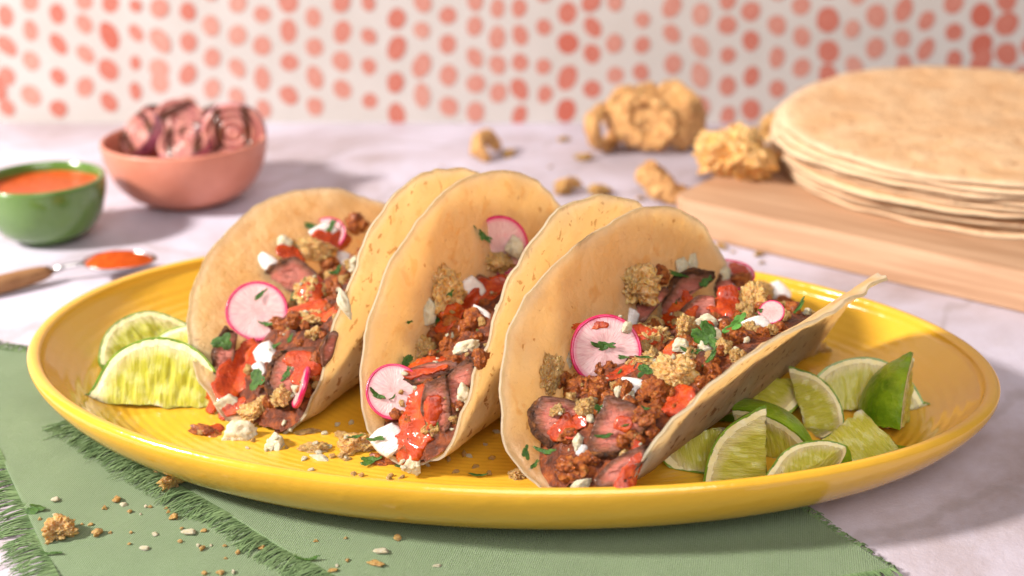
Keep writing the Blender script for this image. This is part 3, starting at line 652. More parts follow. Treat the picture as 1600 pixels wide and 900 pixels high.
NAME = {'mince': ('mince_crumble', 'meat crumble'), 'rind': ('pork_rind_piece', 'pork rind'), 'cheese': ('cheese_crumble', 'cheese'), 'onion': ('onion_piece', 'onion'), 'leaf': ('cilantro_leaf', 'herb'), 'crumb': ('rind_crumb', 'crumb'),
        'mincelet': ('mince_crumble', 'meat crumble'), 'cheeselet': ('cheese_crumble', 'cheese')}
bvh = None
def cast(x, y):
    d = ray(x, y).normalized(); h = bvh.ray_cast(CAM, d); return h
def smooth_n(x, y, rad=14):
    """average surface normal around a pixel"""
    S = Vector()
    for dx, dy in ((0, 0), (rad, 0), (-rad, 0), (0, rad), (0, -rad)):
        h = cast(x+dx, y+dy)
        if h[0] is not None: n = h[1]; S += n if n.dot(CF) < 0 else -n
    return S.normalized()
def frame(N_, spin=0):
    X = (CX-N_*CX.dot(N_)).normalized(); Y = N_.cross(X); m = Matrix((X, Y, N_)).transposed(); return m @ Matrix.Rotation(spin, 3, 'Z')
def put(kind, px, py, w, h, label, face=.35, spin=0., var=None, lift=.15, thick=None, group=None, me=None, name=None):
    H = cast(px, py)
    if H[0] is None: return None
    p = H[0]; N_ = smooth_n(px, py); N_ = (N_*(1-face)-CF*face).normalized(); s = pxcm(p)
    a_, b_ = w/2*s, h/2*s; t = thick if thick is not None else min(a_, b_)*.8
    me = me or LIB[kind][(var if var is not None else rnd.randrange(99)) % len(LIB[kind])]
    Mx = Matrix.Translation(p+N_*t*lift) @ frame(N_, math.radians(spin)).to_4x4() @ Matrix.Diagonal((a_, b_, t, 1))
    o = obj(name or NAME[kind][0], me, M=Mx); tag(o, label, NAME[kind][1], group); return o
def plane_pt(px, py, p, N_):
    d = ray(px, py); return CAM+d*((p-CAM).dot(N_)/d.dot(N_))
def settle(pxs, p, N_, pct):
    o = []
    for x, y in pxs:
        h = cast(x, y)
        if h[0] is not None: o.append((h[0]-p).dot(N_))
    o.sort(); return o[int((len(o)-1)*pct)] if o else 0
def steak(poly, crust, label, face=.5, th=.5, lift=.12, seed=0, tiltv=(0, 0, 0), bend=0.):
    cx = sum(p[0] for p in poly)/len(poly); cy = sum(p[1] for p in poly)/len(poly); H = cast(cx, cy)
    if H[0] is None: return
    p = H[0]; N_ = (smooth_n(cx, cy, 20)*(1-face)-CF*face+Vector(tiltv)).normalized()
    p = p+N_*(lift+settle([(cx+(q[0]-cx)*f, cy+(q[1]-cy)*f) for q in poly for f in (.4, .8)], p, N_, .78))
    fr = frame(N_); inv = fr.inverted(); pts = []
    for q in poly: l = inv @ (plane_pt(q[0], q[1], p, N_)-p); pts.append((l.x, l.y))
    out = []; flag = []
    n = len(pts)
    for i in range(n):
        a_, b_ = Vector(pts[i]), Vector(pts[(i+1) % n]); m = max(2, int((b_-a_).length/.09))
        for k in range(m):
            q = a_+(b_-a_)*k/m; q = q*(1+.05*noise.fractal(Vector((q.x*2.2+seed, q.y*2.2, 1)), 1, 2, 4)); out.append(q); flag.append(i in crust)
    for _ in range(1): out = [(out[i-1]+out[i]*2+out[(i+1) % len(out)])/4 for i in range(len(out))]
    n = len(out); V = []; UV = []
    def bz(x, y): return bend*(x*x+y*y*.3)
    rings = [(i/13*.93, 0) for i in range(14)]+[(.97, -.03), (1., -.10), (1.02, -.25), (1.0, -.55), (.98, -.8), (.94, -.97), (.85, -1), (.4, -1), (.02, -1)]
    for r, z in rings:
        r = max(r, .02)
        for q in out:
            x, y = q.x*r, q.y*r; zz = z*th+bz(x, y)
            zz += .085*noise.fractal(Vector((x*1.6+seed, y*5.0, z)), .9, 2, 5)+.07*N3(x*1.2+seed, y*1.2, 3)
            V.append((x, y, zz)); UV.append((r if z > -.5 else 1., seed))
    F = grid_faces(len(rings), n, True)+[tuple(range(n)), tuple(range((len(rings)-1)*n, len(rings)*n))[::-1]]
    ro = empty('steak_slice', p); ro.matrix_world = Matrix.Translation(p) @ fr.to_4x4(); tag(ro, label, 'steak slice')
    m1 = mesh('meat', V, F, M['steak'], uv=UV); child('meat', m1, ro); A = np.array(ro.matrix_world)
    solids.append((np.array(V)@A[:3, :3].T+A[:3, 3], F))
    if crust:
        prof = [(.84, -.02, 0), (.90, .03, 0), (.96, .05, 0), (1.03, -.02, .02), (1.07, -.2, .05), (1.07, -.5, .05), (1.05, -.8, .03), (1.0, -1.03, 0), (.93, -1.04, 0), (.9, -.9, 0)]
        V = []; 
        for r, z, e in prof:
            for i, q in enumerate(out):
                fl = flag[i]; w = sum(flag[(i+d) % n] for d in range(-3, 4))/7
                rr = (r if w > 0 else .9); k = .06*noise.fractal(Vector((q.x*4*r+seed, q.y*4*r, z*4)), .8, 2, 4)
                x, y = q.x*(rr*w+.9*(1-w)), q.y*(rr*w+.9*(1-w)); g = q.normalized() if q.length else q
                zz = z*th*w+(1-w)*(-.5*th)+bz(x, y)+k*w+.085*noise.fractal(Vector((x*1.6+seed, y*5.0, max(-1, min(0, z)))), .9, 2, 5)*w+.07*N3(x*1.2+seed, y*1.2, 3)*w; V.append((x+g.x*(k+e)*w, y+g.y*(k+e)*w, zz))
        F = [f for f in grid_faces(len(prof), n, True) if flag[f[0] % n] or flag[f[2] % n]]
        child('crust', mesh('crust', V, F, M['crust']), ro); solids.append((np.array(V)@A[:3, :3].T+A[:3, 3], F))
    return ro
def radish(px, py, r, label, face=.6, spin=0, aim=None, sq=1., lift=.2, bend=.10, seed=0):
    H = cast(px, py)
    if H[0] is None: return
    p = H[0]; N_ = (smooth_n(px, py, 18)*(1-face)-CF*face).normalized() if aim is None else Vector(aim).normalized()
    R = r*pxcm(p); th = .13
    if aim is None: p = p+N_*settle([(px+r*f*math.cos(t*.7854), py+r*f*math.sin(t*.7854)) for t in range(8) for f in (.5, .9)], p, N_, .72)
    ro = empty('radish_slice', p); ro.matrix_world = Matrix.Translation(p+N_*lift) @ frame(N_, math.radians(spin)).to_4x4(); tag(ro, label, 'radish slice')
    V = []; UV = []; n = 72; rg = [(max(i/12*.965, .01), 1) for i in range(13)]+[(max(i/6*.965, .01), -1) for i in range(6, -1, -1)]
    for w, s in rg:
        for k in range(n):
            t = 2*PI*k/n; q = R*w*(1+.02*N3(math.cos(t)+seed, math.sin(t), 2)); x, y = q*math.cos(t), q*math.sin(t)*sq
            V.append((x, y, s*th/2+bend*(x*x-y*y*.4)/R/2+.02*N3(x*2, y*2, seed))); UV.append((t, w))
    F = grid_faces(len(rg), n, True)+[tuple(range(n)), tuple(range((len(rg)-1)*n, len(rg)*n))[::-1]]
    child('flesh', mesh('flesh', V, F, M['radish'], uv=UV), ro); A = np.array(ro.matrix_world); solids.append((np.array(V)@A[:3, :3].T+A[:3, 3], F))
    V = []; 
    for k in range(n):
        t = 2*PI*k/n; q0 = (1+.02*N3(math.cos(t)+seed, math.sin(t), 2))
        for j in range(8):
            a_ = 2*PI*j/8; q = R*q0*(.957+.056*math.cos(a_)); x, y = q*math.cos(t), q*math.sin(t)*sq; V.append((x, y, (th/2+.022)*math.sin(a_)+bend*(x*x-y*y*.4)/R/2+.02*N3(x*2, y*2, seed)))
    F = [(i*8+j, ((i+1) % n)*8+j, ((i+1) % n)*8+(j+1) % 8, i*8+(j+1) % 8) for i in range(n) for j in range(8)]
    child('skin', mesh('skin', V, F, M['radish_skin']), ro); solids.append((np.array(V)@A[:3, :3].T+A[:3, 3], F)); return ro
def sauce(path, label, thick=.16, face=.5, seed=0):
    """path of (px, py, half width px): a pool of sauce draped over whatever lies below it"""
    cx = sum(p[0] for p in path)/len(path); cy = sum(p[1] for p in path)/len(path); H = cast(cx, cy)
    if H[0] is None: return
    p = H[0]; N_ = (smooth_n(cx, cy, 22)*(1-face)-CF*face).normalized(); fr = frame(N_); inv = fr.inverted(); st = 1.8
    x0 = min(q[0]-q[2] for q in path)-6; x1 = max(q[0]+q[2] for q in path)+6; y0 = min(q[1]-q[2] for q in path)-6; y1 = max(q[1]+q[2] for q in path)+6
    nx, ny = int((x1-x0)/st)+1, int((y1-y0)/st)+1; mk = np.zeros((nx, ny)); hh = np.zeros((nx, ny)); PP = {}
    for i in range(nx):
        for j in range(ny):
            x, y = x0+i*st, y0+j*st; m = -9
            for k in range(max(1, len(path)-1)):
                a_ = path[k]; b_ = path[min(k+1, len(path)-1)]; dx, dy = b_[0]-a_[0], b_[1]-a_[1]; L2 = dx*dx+dy*dy
                t = 0 if L2 == 0 else max(0, min(1, ((x-a_[0])*dx+(y-a_[1])*dy)/L2)); w = a_[2]+(b_[2]-a_[2])*t
                m = max(m, 1-math.hypot(x-a_[0]-dx*t, y-a_[1]-dy*t)/w)
            m += .28*N3(x*.055+seed, y*.055, 1)+.15*N3(x*.13+seed, y*.13, 4)+.07*N3(x*.3+seed, y*.3, 9); mk[i, j] = m
            q = plane_pt(x, y, p, N_); PP[i, j] = inv @ (q-p)
            h = bvh.ray_cast(q+N_*2.0, -N_, 4.5); hh[i, j] = (2.0-h[3]) if h[0] is not None else -9
    ok = mk > -.05; med = np.median(hh[ok & (hh > -5)]) if (ok & (hh > -5)).any() else 0; hc = np.clip(hh, med-.5, med+.55); sm = hc.copy()
    for _ in range(60):
        q = np.pad(sm, 1, mode='edge'); sm = np.maximum((q[:-2, 1:-1]+q[2:, 1:-1]+q[1:-1, :-2]+q[1:-1, 2:]+sm*2)/6, hc-.26)
    V = []; idx = {}; S2 = []
    for i in range(nx):
        for j in range(ny):
            if mk[i, j] > -.12:
                m = mk[i, j]; t = thick*.62*math.sqrt(max(0, min(1, m*2.4))); t = t if m > 0 else -.10
                l = PP[i, j]; l = Vector((l.x, l.y, sm[i, j]+t+(.03*N3(i*.16+seed, j*.16, 7)+.018*N3(i*.5+seed, j*.5, 3) if m > .1 else 0))); idx[i, j] = len(V); V.append(l)
    F = [(idx[i, j+1], idx[i+1, j+1], idx[i+1, j], idx[i, j]) for i in range(nx-1) for j in range(ny-1) if (i, j) in idx and (i+1, j) in idx and (i+1, j+1) in idx and (i, j+1) in idx]
    o = obj('red_sauce', mesh('sauce', V, F, M['sauce']), M=Matrix.Translation(p) @ fr.to_4x4()); tag(o, label, 'sauce'); reg(o); return o
# ---------------------------------------------------------------- loose mince on the beds
bvh = build_bvh()
ORD = {1: 'leftmost', 2: 'middle', 3: 'right'}
for k in (1, 2, 3):
    V, nu, ns = mound[k]
    for q in range(115 if k < 3 else 170):
        i = rnd.randrange(3, nu-4); j = rnd.randrange(3, ns-3); p = Vector(V[i*ns+j]); s = rnd.uniform(.20, .42); kd = rnd.random()
        me = LIB['mincelet'][q % 5] if kd < .56 else LIB['rindlet'][q % 5] if kd < .86 else LIB['cheeselet'][q % 4]
        nm = 'mince_crumble' if kd < .56 else 'rind_crumb' if kd < .86 else 'cheese_crumble'
        if kd >= .86: s *= .6
        elif kd >= .56: s *= .8
        o = obj(nm, me, M=Matrix.Translation(p+Vector((0, -.03, .08))) @ Matrix.Rotation(rnd.uniform(0, 6), 4, rsph(rnd)) @ Matrix.Diagonal((s, s*rnd.uniform(.7, 1), s*.85, 1)))
        lb = {'mince_crumble': 'small browned crumble of spiced mince in the %s taco', 'rind_crumb': 'small golden rind crumb in the filling of the %s taco', 'cheese_crumble': 'tiny white cheese crumb in the filling of the %s taco'}[nm] % ORD[k]
        tag(o, lb, {'mince_crumble': 'meat crumble', 'rind_crumb': 'crumb', 'cheese_crumble': 'cheese'}[nm], {'mince_crumble': 'mince crumbles', 'rind_crumb': 'rind crumbs', 'cheese_crumble': 'cheese crumbs'}[nm]+' in the %s taco' % ORD[k])
        if nm == 'mince_crumble': reg(o)
bvh = build_bvh()
# ---------------------------------------------------------------- steak and radish
steak([(404,434),(430,414),(460,400),(483,414),(505,436),(480,450),(453,462),(420,448)], (0, 1, 7), 'rosy steak slice with black charred edge above the round radish, leftmost taco', .75, .55, .15, 1)
steak([(415,600),(424,562),(457,541),(492,541),(506,568),(478,590),(460,636),(432,628)], (0, 1, 6, 7, 5), 'dark crusty steak piece low in the leftmost taco', .5, .6, .15, 2)
steak([(333,600),(334,548),(352,512),(372,520),(366,560),(352,602)], (0, 1, 2), 'dark steak edge beside the radish at the left of the leftmost taco', .4, .4, .1, 3)
steak([(500,545),(520,515),(530,520),(520,560),(505,575)], (0,), 'pinkish steak piece against the right wall of the leftmost taco', .5, .4, .1, 4)
steak([(663,600),(697,585),(704,630),(706,662),(690,690),(672,680),(655,640)], (), 'pink steak slice under the red sauce in the middle taco', .7, .45, .18, 5)
steak([(697,588),(718,566),(742,560),(744,588),(726,625),(708,664),(700,650),(700,610)], (1, 2, 3, 4, 5, 6), 'dark crusted steak slab against the right wall of the middle taco', .6, .5, .2, 6)
steak([(632,592),(634,578),(668,566),(714,562),(718,572),(690,588),(650,602)], (0, 4, 5, 6), 'narrow crusted steak strip lying across the middle taco', .6, .35, .28, 7)
steak([(733,436),(750,428),(768,436),(766,452),(748,456)], (0, 3), 'small brown steak piece below the upper radish of the middle taco', .6, .35, .15, 8)
steak([(826,644),(846,618),(886,622),(930,640),(926,662),(905,680),(860,697),(840,680)], (0, 5, 6, 7), 'steak slice with purple pink centre at the left of the right taco', .7, .5, .22, 9)
steak([(946,617),(980,626),(1012,646),(1018,662),(990,690),(968,710),(925,712),(916,694),(931,655)], (2, 3, 4, 5, 6), 'largest rosy steak slice, in the centre front of the right taco', .75, .6, .3, 10)
steak([(926,752),(952,722),(982,704),(1008,694),(1007,716),(985,745),(965,763),(934,764)], (3, 4, 5, 6), 'steak piece at the bottom front of the right taco', .6, .5, .2, 11)
steak([(974,490),(1010,464),(1040,447),(1048,455),(1025,482),(1006,505),(984,504)], (), 'smooth pink steak slice below the dark curved strip, right taco', .7, .35, .2, 12)
steak([(1010,512),(1018,490),(1044,458),(1060,432),(1084,422),(1114,428),(1112,442),(1082,455),(1060,466),(1044,494),(1036,512)], (0,1,2,3,4,5,6,7,8,9,10), 'long dark crusted steak strip curving over the top of the right taco', .65, .4, .35, 13)
steak([(1068,478),(1092,460),(1116,462),(1118,488),(1104,504),(1080,506),(1050,508)], (6,), 'reddish shredded steak piece in the upper middle of the right taco', .6, .4, .2, 14)
steak([(1112,446),(1128,430),(1150,432),(1156,450),(1140,466),(1118,462)], (0, 1, 2, 3, 4, 5), 'dark blackened steak chunk near the top of the right taco', .6, .45, .25, 15)
steak([(1170,446),(1186,440),(1198,452),(1196,470),(1180,474)], (0, 1, 2, 3), 'small dark steak end piece at the top right of the right taco', .6, .4, .2, 16)
radish(402, 491, 47, 'round radish slice with magenta rim in the middle of the leftmost taco', .7, 0, lift=.25, seed=1)
radish(513, 366, 28, 'radish slice near the top of the leftmost taco, under two herb flakes', .5, 0, aim=(.0, -.75, .7), lift=.05, seed=2)
radish(474, 606, 34, 'radish slice wedged edge on against the right wall of the leftmost taco', .3, 0, aim=(-.93, -.12, .40), lift=.05, seed=3)
radish(776, 384, 48, 'large radish slice high in the middle taco against the back wall', .8, 0, aim=(.28, -.9, .15), lift=.15, seed=4, bend=.25)
radish(616, 617, 43, 'radish slice at the lower left of the middle taco, partly under sauce', .7, 0, lift=.2, seed=5)
radish(932, 552, 55, 'large radish slice with bright magenta rim at the left of the right taco', .7, 0, lift=.25, seed=6)
radish(1136, 436, 42, 'radish slice lying flat at the far top of the right taco', .2, 0, aim=(.0, -.25, 1), lift=.2, seed=7)
radish(1206, 490, 20, 'small radish slice beside the onion near the right rim of the right taco', .3, 0, aim=(-.2, -.6, .6), lift=.1, seed=8)
bvh = build_bvh()
# ---------------------------------------------------------------- lumps: kind, px, py, w, h, label, face, spin, variant
LM = [
('rind',406,640,54,46,'golden pork rind chunk at the front end of the leftmost taco'),('rind',485,458,46,44,'sauce coated pork rind right of the pink steak in the leftmost taco'),
('rind',486,498,44,30,'pork rind under the sauce right of the round radish in the leftmost taco'),('rind',480,390,64,34,'pale pork rind behind the upper onion in the leftmost taco'),
('rind',438,622,34,30,'small pork rind below the dark steak in the leftmost taco'),
('rind',688,462,62,70,'brown bubbly pork rind behind the oblong cheese crumble in the middle taco'),('rind',658,546,46,32,'pork rind chip left of the steak strip in the middle taco'),
('rind',777,408,52,40,'pork rind covering the lower part of the upper radish in the middle taco'),
('rind',858,584,42,58,'pork rind standing against the left wall of the right taco'),('rind',870,642,24,20,'tiny rind bit on the left steak slice of the right taco'),('rind',912,637,30,26,'tiny rind bit below the spiced mince of the right taco'),
('rind',990,448,76,64,'large bubbly pork rind against the left wall near the top of the right taco'),('rind',1068,514,36,34,'pale rind chip left of the cheese in the middle of the right taco'),
('rind',1176,474,46,50,'pork rind touching the red sauce at the upper right of the right taco'),('rind',1024,530,56,54,'brown rind piece right of the large radish in the right taco'),
('rind',1054,584,70,54,'craggy golden pork rind in the centre of the right taco'),('rind',1008,566,40,26,'small rind flake between radish and onion in the right taco'),
('rind',1192,458,26,34,'thin rind piece behind the dark steak end in the right taco'),
('mince',322,677,54,26,'saucy mince clump fallen on the platter left of the leftmost taco'),('mince',557,352,40,36,'browned mince clump at the top of the leftmost taco'),('mince',512,416,40,34,'dark mince clump in the hollow right of the pink steak, leftmost taco'),
('mince',522,452,34,36,'reddish mince against the right wall of the leftmost taco'),('mince',448,518,36,26,'mince right of the round radish in the leftmost taco'),('mince',458,500,32,28,'mince clump under the sauce in the leftmost taco'),('mince',500,560,30,30,'mince clump below the sauce at the right of the leftmost taco'),
('mince',712,520,66,48,'bright orange mince clump in the centre of the middle taco'),('mince',675,528,44,36,'brown mince clump left of the orange one in the middle taco'),('mince',740,508,46,52,'mince clump at the right wall of the middle taco'),('mince',752,560,30,36,'mince between the crusted slab and the wall of the middle taco'),('mince',690,506,36,30,'mince under the upper sauce in the middle taco'),
('mince',878,594,36,34,'mince ball left of the larger clump below the big radish'),('mince',908,610,54,40,'large spiced mince clump below the big radish of the right taco'),('mince',1029,430,36,34,'dark mince clump at the top left of the right taco'),
('mince',1152,530,40,34,'mince clump next to the onion by the right rim of the right taco'),('mince',1160,440,44,34,'mince clump on top of the far radish of the right taco'),('mince',1224,474,40,24,'mince clump at the far right end of the right taco'),
('mince',1028,614,56,52,'spiced mince clump right of the big onion piece in the right taco'),('mince',1012,648,50,34,'mince clump beside the largest steak slice of the right taco'),('mince',890,734,66,44,'mince clump at the bottom left of the right taco'),('mince',922,716,34,28,'small mince clump between onion and bottom steak in the right taco'),
('onion',420,413,38,24,'white onion piece tucked under sauce at the upper left of the leftmost taco'),('onion',499,366,48,24,'long white onion piece near the top of the leftmost taco'),('onion',538,406,26,22,'bright onion piece by the right rim of the leftmost taco'),
('onion',416,556,34,36,'square white onion piece below the round radish of the leftmost taco'),('onion',404,580,24,24,'smaller onion piece just under the square one in the leftmost taco'),
('onion',730,456,50,36,'white onion wedge in the upper part of the middle taco'),('onion',752,494,34,22,'onion sliver near the right wall of the middle taco'),('onion',609,688,48,44,'pink tinged onion piece at the lower left of the middle taco'),
('onion',988,608,46,32,'glossy white onion piece in the centre of the right taco'),('onion',1073,568,48,30,'translucent onion piece below the herb topped cheese of the right taco'),('onion',986,497,22,26,'onion piece right of the large radish top in the right taco'),
('onion',1184,510,38,30,'onion piece lying on the right rim of the right taco'),('onion',1219,458,26,38,'upright translucent onion piece at the far end of the right taco'),('onion',910,704,18,18,'tiny onion piece between the steak slices of the right taco'),
('cheese',372,680,56,46,'largest white cheese crumble on the platter in front of the leftmost taco'),('cheese',430,697,36,38,'pointed cheese crumble on the platter right of the largest one'),('cheese',355,634,42,30,'saucy cheese crumble at the open end of the leftmost taco'),
('cheese',536,474,22,50,'cheese crumble against the right wall of the leftmost taco'),('cheese',443,381,30,24,'bright cheese crumble on the inner wall of the leftmost taco'),
('cheese',669,485,32,42,'oblong pale cheese crumble left in the middle taco'),('cheese',725,546,50,30,'smooth white cheese crumble in the centre of the middle taco'),('cheese',725,618,26,34,'cheese crumble between crusted slab and wall of the middle taco'),
('cheese',648,728,36,36,'cheese crumble at the front fold of the middle taco'),('cheese',802,386,34,36,'cheese crumble on the upper radish of the middle taco'),('cheese',500,717,34,14,'flat cheese flake on the platter left of the middle taco'),
('cheese',903,690,26,28,'white cheese crumble between the two steak slices of the right taco'),('cheese',905,757,38,22,'cheese crumble at the very bottom of the right taco'),('cheese',890,562,18,28,'cheese flake on the left part of the large radish'),('cheese',980,514,22,20,'cheese crumb beside the onion right of the large radish'),
('cheese',1060,414,26,30,'pointed cheese crumble at the top of the right taco'),('cheese',1080,412,22,28,'second pointed cheese crumble at the top of the right taco'),('cheese',1130,426,28,26,'cheese crumble on the far radish of the right taco'),('cheese',1104,502,34,26,'cheese crumble right of the pale rind chip in the right taco'),
('cheese',1064,541,34,24,'cheese crumble half under sauce in the middle of the right taco'),('cheese',1112,540,60,44,'biggest cheese crumble, topped with herbs, by the right rim of the right taco'),
('rind',556,702,66,40,'large pork rind on the platter left of the middle taco front'),('rind',490,703,46,20,'flat rind crumb on the platter between left and middle taco'),('rind',480,676,34,16,'rind flake on the platter behind the front crumbs'),('rind',535,682,24,14,'small rind flake on the platter under the leftmost taco fold'),
('mince',600,722,60,24,'dark saucy mince under the front end of the middle taco'),
('rind',806,744,26,20,'rind crumb on the platter left of the right taco front')]
for n_, L_ in enumerate(LM):
    kd, x, y, w, h, lb = L_[:6]; fc = {'onion': .6}.get(kd, .4)
    th = None
    if y > 660 and kd in ('cheese', 'rind', 'mince') and lb.find('platter') > 0:
        Hh = cast(x, y); th = .45*min(w, h)*pxcm(Hh[0]) if Hh[0] is not None else None
    o = put(kd, x, y, w*1.12, h*1.12, lb, fc, rnd.uniform(-25, 25) if kd != 'onion' else rnd.choice((-30, -15, 20, 35)), n_, .2, th)
    if o is not None and kd != 'mince': reg(o)
    elif o is not None: reg(o)
bvh = build_bvh()
# ---------------------------------------------------------------- sauce
sauce([(392,543,18),(378,568,24),(360,596,26),(345,622,20),(330,640,9)], 'long run of red sauce down the lower left of the leftmost taco', .2, seed=1)
sauce([(455,486,14),(488,480,20),(520,494,14)], 'glossy orange sauce over rind right of the round radish, leftmost taco', .16, seed=2)
sauce([(440,393,11),(458,398,15),(470,408,8)], 'orange sauce on the onion above the pink steak, leftmost taco', .14, seed=3)
sauce([(496,374,13),(520,378,17),(535,372,14)], 'orange sauce band near the top of the leftmost taco', .14, seed=4)
sauce([(485,440,14),(482,458,20),(492,470,12)], 'orange sauce on the rind beside the pink steak, leftmost taco', .12, seed=5)
sauce([(460,560,18),(485,572,20),(470,590,14)], 'dark red sauce over the crusty steak of the leftmost taco', .12, seed=6)
sauce([(348,648,9),(362,636,12),(378,626,8)], 'sauce on the cheese at the open end of the leftmost taco', .1, seed=8)
sauce([(655,620,22),(665,638,30),(652,668,32),(645,695,26),(630,712,14)], 'large pool of red sauce over the front of the middle taco', .24, seed=9)
sauce([(640,583,11),(662,574,14),(690,568,10)], 'glossy sauce coating the narrow steak strip of the middle taco', .12, seed=10)
sauce([(724,480,12),(745,468,16),(765,448,20),(788,434,10)], 'red sauce band rising to the right wall of the middle taco', .18, seed=11)
sauce([(705,492,16),(716,482,12),(692,512,10)], 'orange sauce on the mince in the middle taco', .14, seed=12)
sauce([(884,666,18),(866,676,12),(905,656,10)], 'sauce smear across the left steak slice of the right taco', .07, seed=13)
sauce([(973,662,15)], 'round drop of sauce on the largest steak slice', .10, seed=14)
sauce([(1142,466,18),(1138,484,26),(1128,502,18)], 'thick red sauce blob at the upper right of the right taco', .26, seed=15)
sauce([(1077,458,6),(1082,476,9),(1068,490,18),(1050,500,12)], 'sauce drip running below the dark strip of the right taco', .10, seed=16)
sauce([(1000,515,14),(1018,528,18),(1000,545,16)], 'orange sauce on the rind right of the large radish', .16, seed=17)
sauce([(940,600,8),(975,578,12),(1004,566,12),(1020,552,9)], 'sauce under the onion along the large radish, right taco', .12, seed=18)
sauce([(1066,616,16),(1058,630,16),(1042,640,9)], 'sauce spilling onto the right wall of the right taco', .12, seed=19)
sauce([(1000,700,7),(995,722,12),(982,746,15),(968,758,9)], 'thin sauce pool at the bottom right of the right taco', .08, seed=20)
sauce([(1152,419,12),(1168,421,10)], 'sauce drop on the far radish of the right taco', .12, seed=21)
sauce([(1100,515,10),(1108,508,8)], 'small sauce spot beside the cheese in the right taco', .1, seed=22)
sauce([(1050,545,9),(1058,536,9)], 'sauce over the half covered cheese of the right taco', .08, seed=23)
sauce([(905,522-13,6),(925,507,8),(945,508,6)], 'thin sauce smear on the top edge of the large radish', .05, seed=24)
sauce([(338,668,10),(326,672,9)], 'sauce on the mince fallen beside the leftmost taco', .08, seed=25)
bvh = build_bvh()
# ---------------------------------------------------------------- cilantro
LF = [(352,534,30,24,'frilly cilantro leaf beside the radish at the left of the leftmost taco'),(410,460,24,16,'cilantro leaf on the upper edge of the round radish'),(420,508,20,16,'small cilantro leaf low on the round radish'),
(457,471,30,26,'dark cilantro leaf right of the round radish'),(488,355,24,10,'cilantro leaf beside the top onion of the leftmost taco'),(520,352,20,26,'upright cilantro leaf on the top radish slice'),(527,424,20,24,'cilantro leaf under the onion by the rim of the leftmost taco'),
(429,543,24,18,'cilantro leaf on the square onion piece'),(450,583,22,22,'cilantro leaf on the dark crusty steak of the leftmost taco'),(404,597,24,30,'cilantro strip under the smaller onion piece of the leftmost taco'),(455,529,14,16,'tiny cilantro leaf beside the sauce, leftmost taco'),
(755,372,32,34,'frilly cilantro leaf on the upper radish of the middle taco'),(592,620,24,22,'cilantro leaf on the lower radish of the middle taco'),(633,567,32,26,'dark cilantro leaf left of the steak strip in the middle taco'),
(592,687,24,18,'cilantro leaf above the pink onion of the middle taco'),(683,667,12,16,'tiny bright cilantro leaf on the pink steak of the middle taco'),(582,721,30,26,'cilantro leaf on the platter at the front of the middle taco'),
(704,460,16,20,'cilantro leaf left of the onion wedge in the middle taco'),(685,500,20,18,'cilantro leaf below the oblong cheese in the middle taco'),(628,730,18,10,'cilantro bit beside the cheese at the fold of the middle taco'),
(947,542,32,32,'cilantro leaf in the middle of the large radish'),(947,682,24,18,'cilantro leaf on the largest steak slice'),(1107,530,50,30,'big chopped cilantro cluster on the herb topped cheese'),(1088,552,34,22,'left cilantro leaf under the big herb cluster'),(1112,556,34,20,'right cilantro leaf under the big herb cluster'),
(1061,431,32,14,'cilantro leaf over the upper end of the dark strip'),(1104,441,18,36,'long cilantro leaf hanging over the dark strip'),(1147,511,30,14,'light green cilantro stem by the right rim'),(1158,500,14,20,'upright light cilantro sprig by the right rim'),
(1227,490,40,22,'cilantro leaf lying on the right rim of the right taco'),(1250,478,32,16,'outermost cilantro leaf on the right rim'),(1011,583,28,20,'cilantro leaf between rind and onion of the right taco'),(1008,560,24,10,'dark cilantro leaf above the centre onion'),
(857,707,30,22,'cilantro leaf at the lower left inside the right taco'),(822,707,18,34,'folded cilantro leaf on the left rim of the right taco'),(836,727,20,16,'small cilantro leaf near the left rim, lowest in the right taco'),(937,640,14,14,'tiny cilantro leaf between the two steak slices'),
(748,745,30,8,'cilantro sliver lying on the platter between middle and right taco'),(560,683,22,8,'cilantro sliver on the platter near the leftmost taco fold'),(1010,640,12,12,'tiny cilantro leaf on mince of the right taco'),
(60,797,30,14,'cilantro leaf on the napkin fringe at far left'),(87,866,28,10,'cilantro leaf on the napkin below the large crumb'),(487,875,34,9,'thin cilantro sliver on the napkin fold edge'),(975,560,16,14,'cilantro bit on sauce by the large radish'),(640,505,12,12,'tiny cilantro bit on the inner wall of the middle taco')]
FR = None
# ---------------------------------------------------------------- napkin (built before the leaves so they can lie on it)
def napkin_sheet(poly, z0, seed, name, parent, grad=.25):
    xs = [p.x for p in poly]; ys = [p.y for p in poly]; x0, x1, y0, y1 = min(xs), max(xs), min(ys), max(ys)
    # bilinear patch from four corners
    n, m = 200, 110; V = []; UV = []; A, B, C_, D = poly
    for i in range(n+1):
        s = i/n
        for j in range(m+1):
            t = j/m; p = (A*(1-s)+B*s)*(1-t)+(D*(1-s)+C_*s)*t
            z = z0+hgt(p.x, p.y, seed); V.append((p.x, p.y, z)); UV.append((p.x, p.y))
    o = len(V); V += [(x, y, z-.06) for x, y, z in V]; UV += UV
    F = grid_faces(n+1, m+1, flip=True)+grid_faces(n+1, m+1, off=o)
    bd = [i*(m+1) for i in range(n+1)]+[n*(m+1)+j for j in range(1, m+1)]+[i*(m+1)+m for i in range(n-1, -1, -1)]+[j for j in range(m-1, 0, -1)]
    F += [(bd[k], bd[(k+1) % len(bd)], bd[(k+1) % len(bd)]+o, bd[k]+o) for k in range(len(bd))]
    me = mesh(name, V, F, M['cloth'], uv=UV); ob = child(name, me, parent); solids.append((np.array(V), F)); return ob
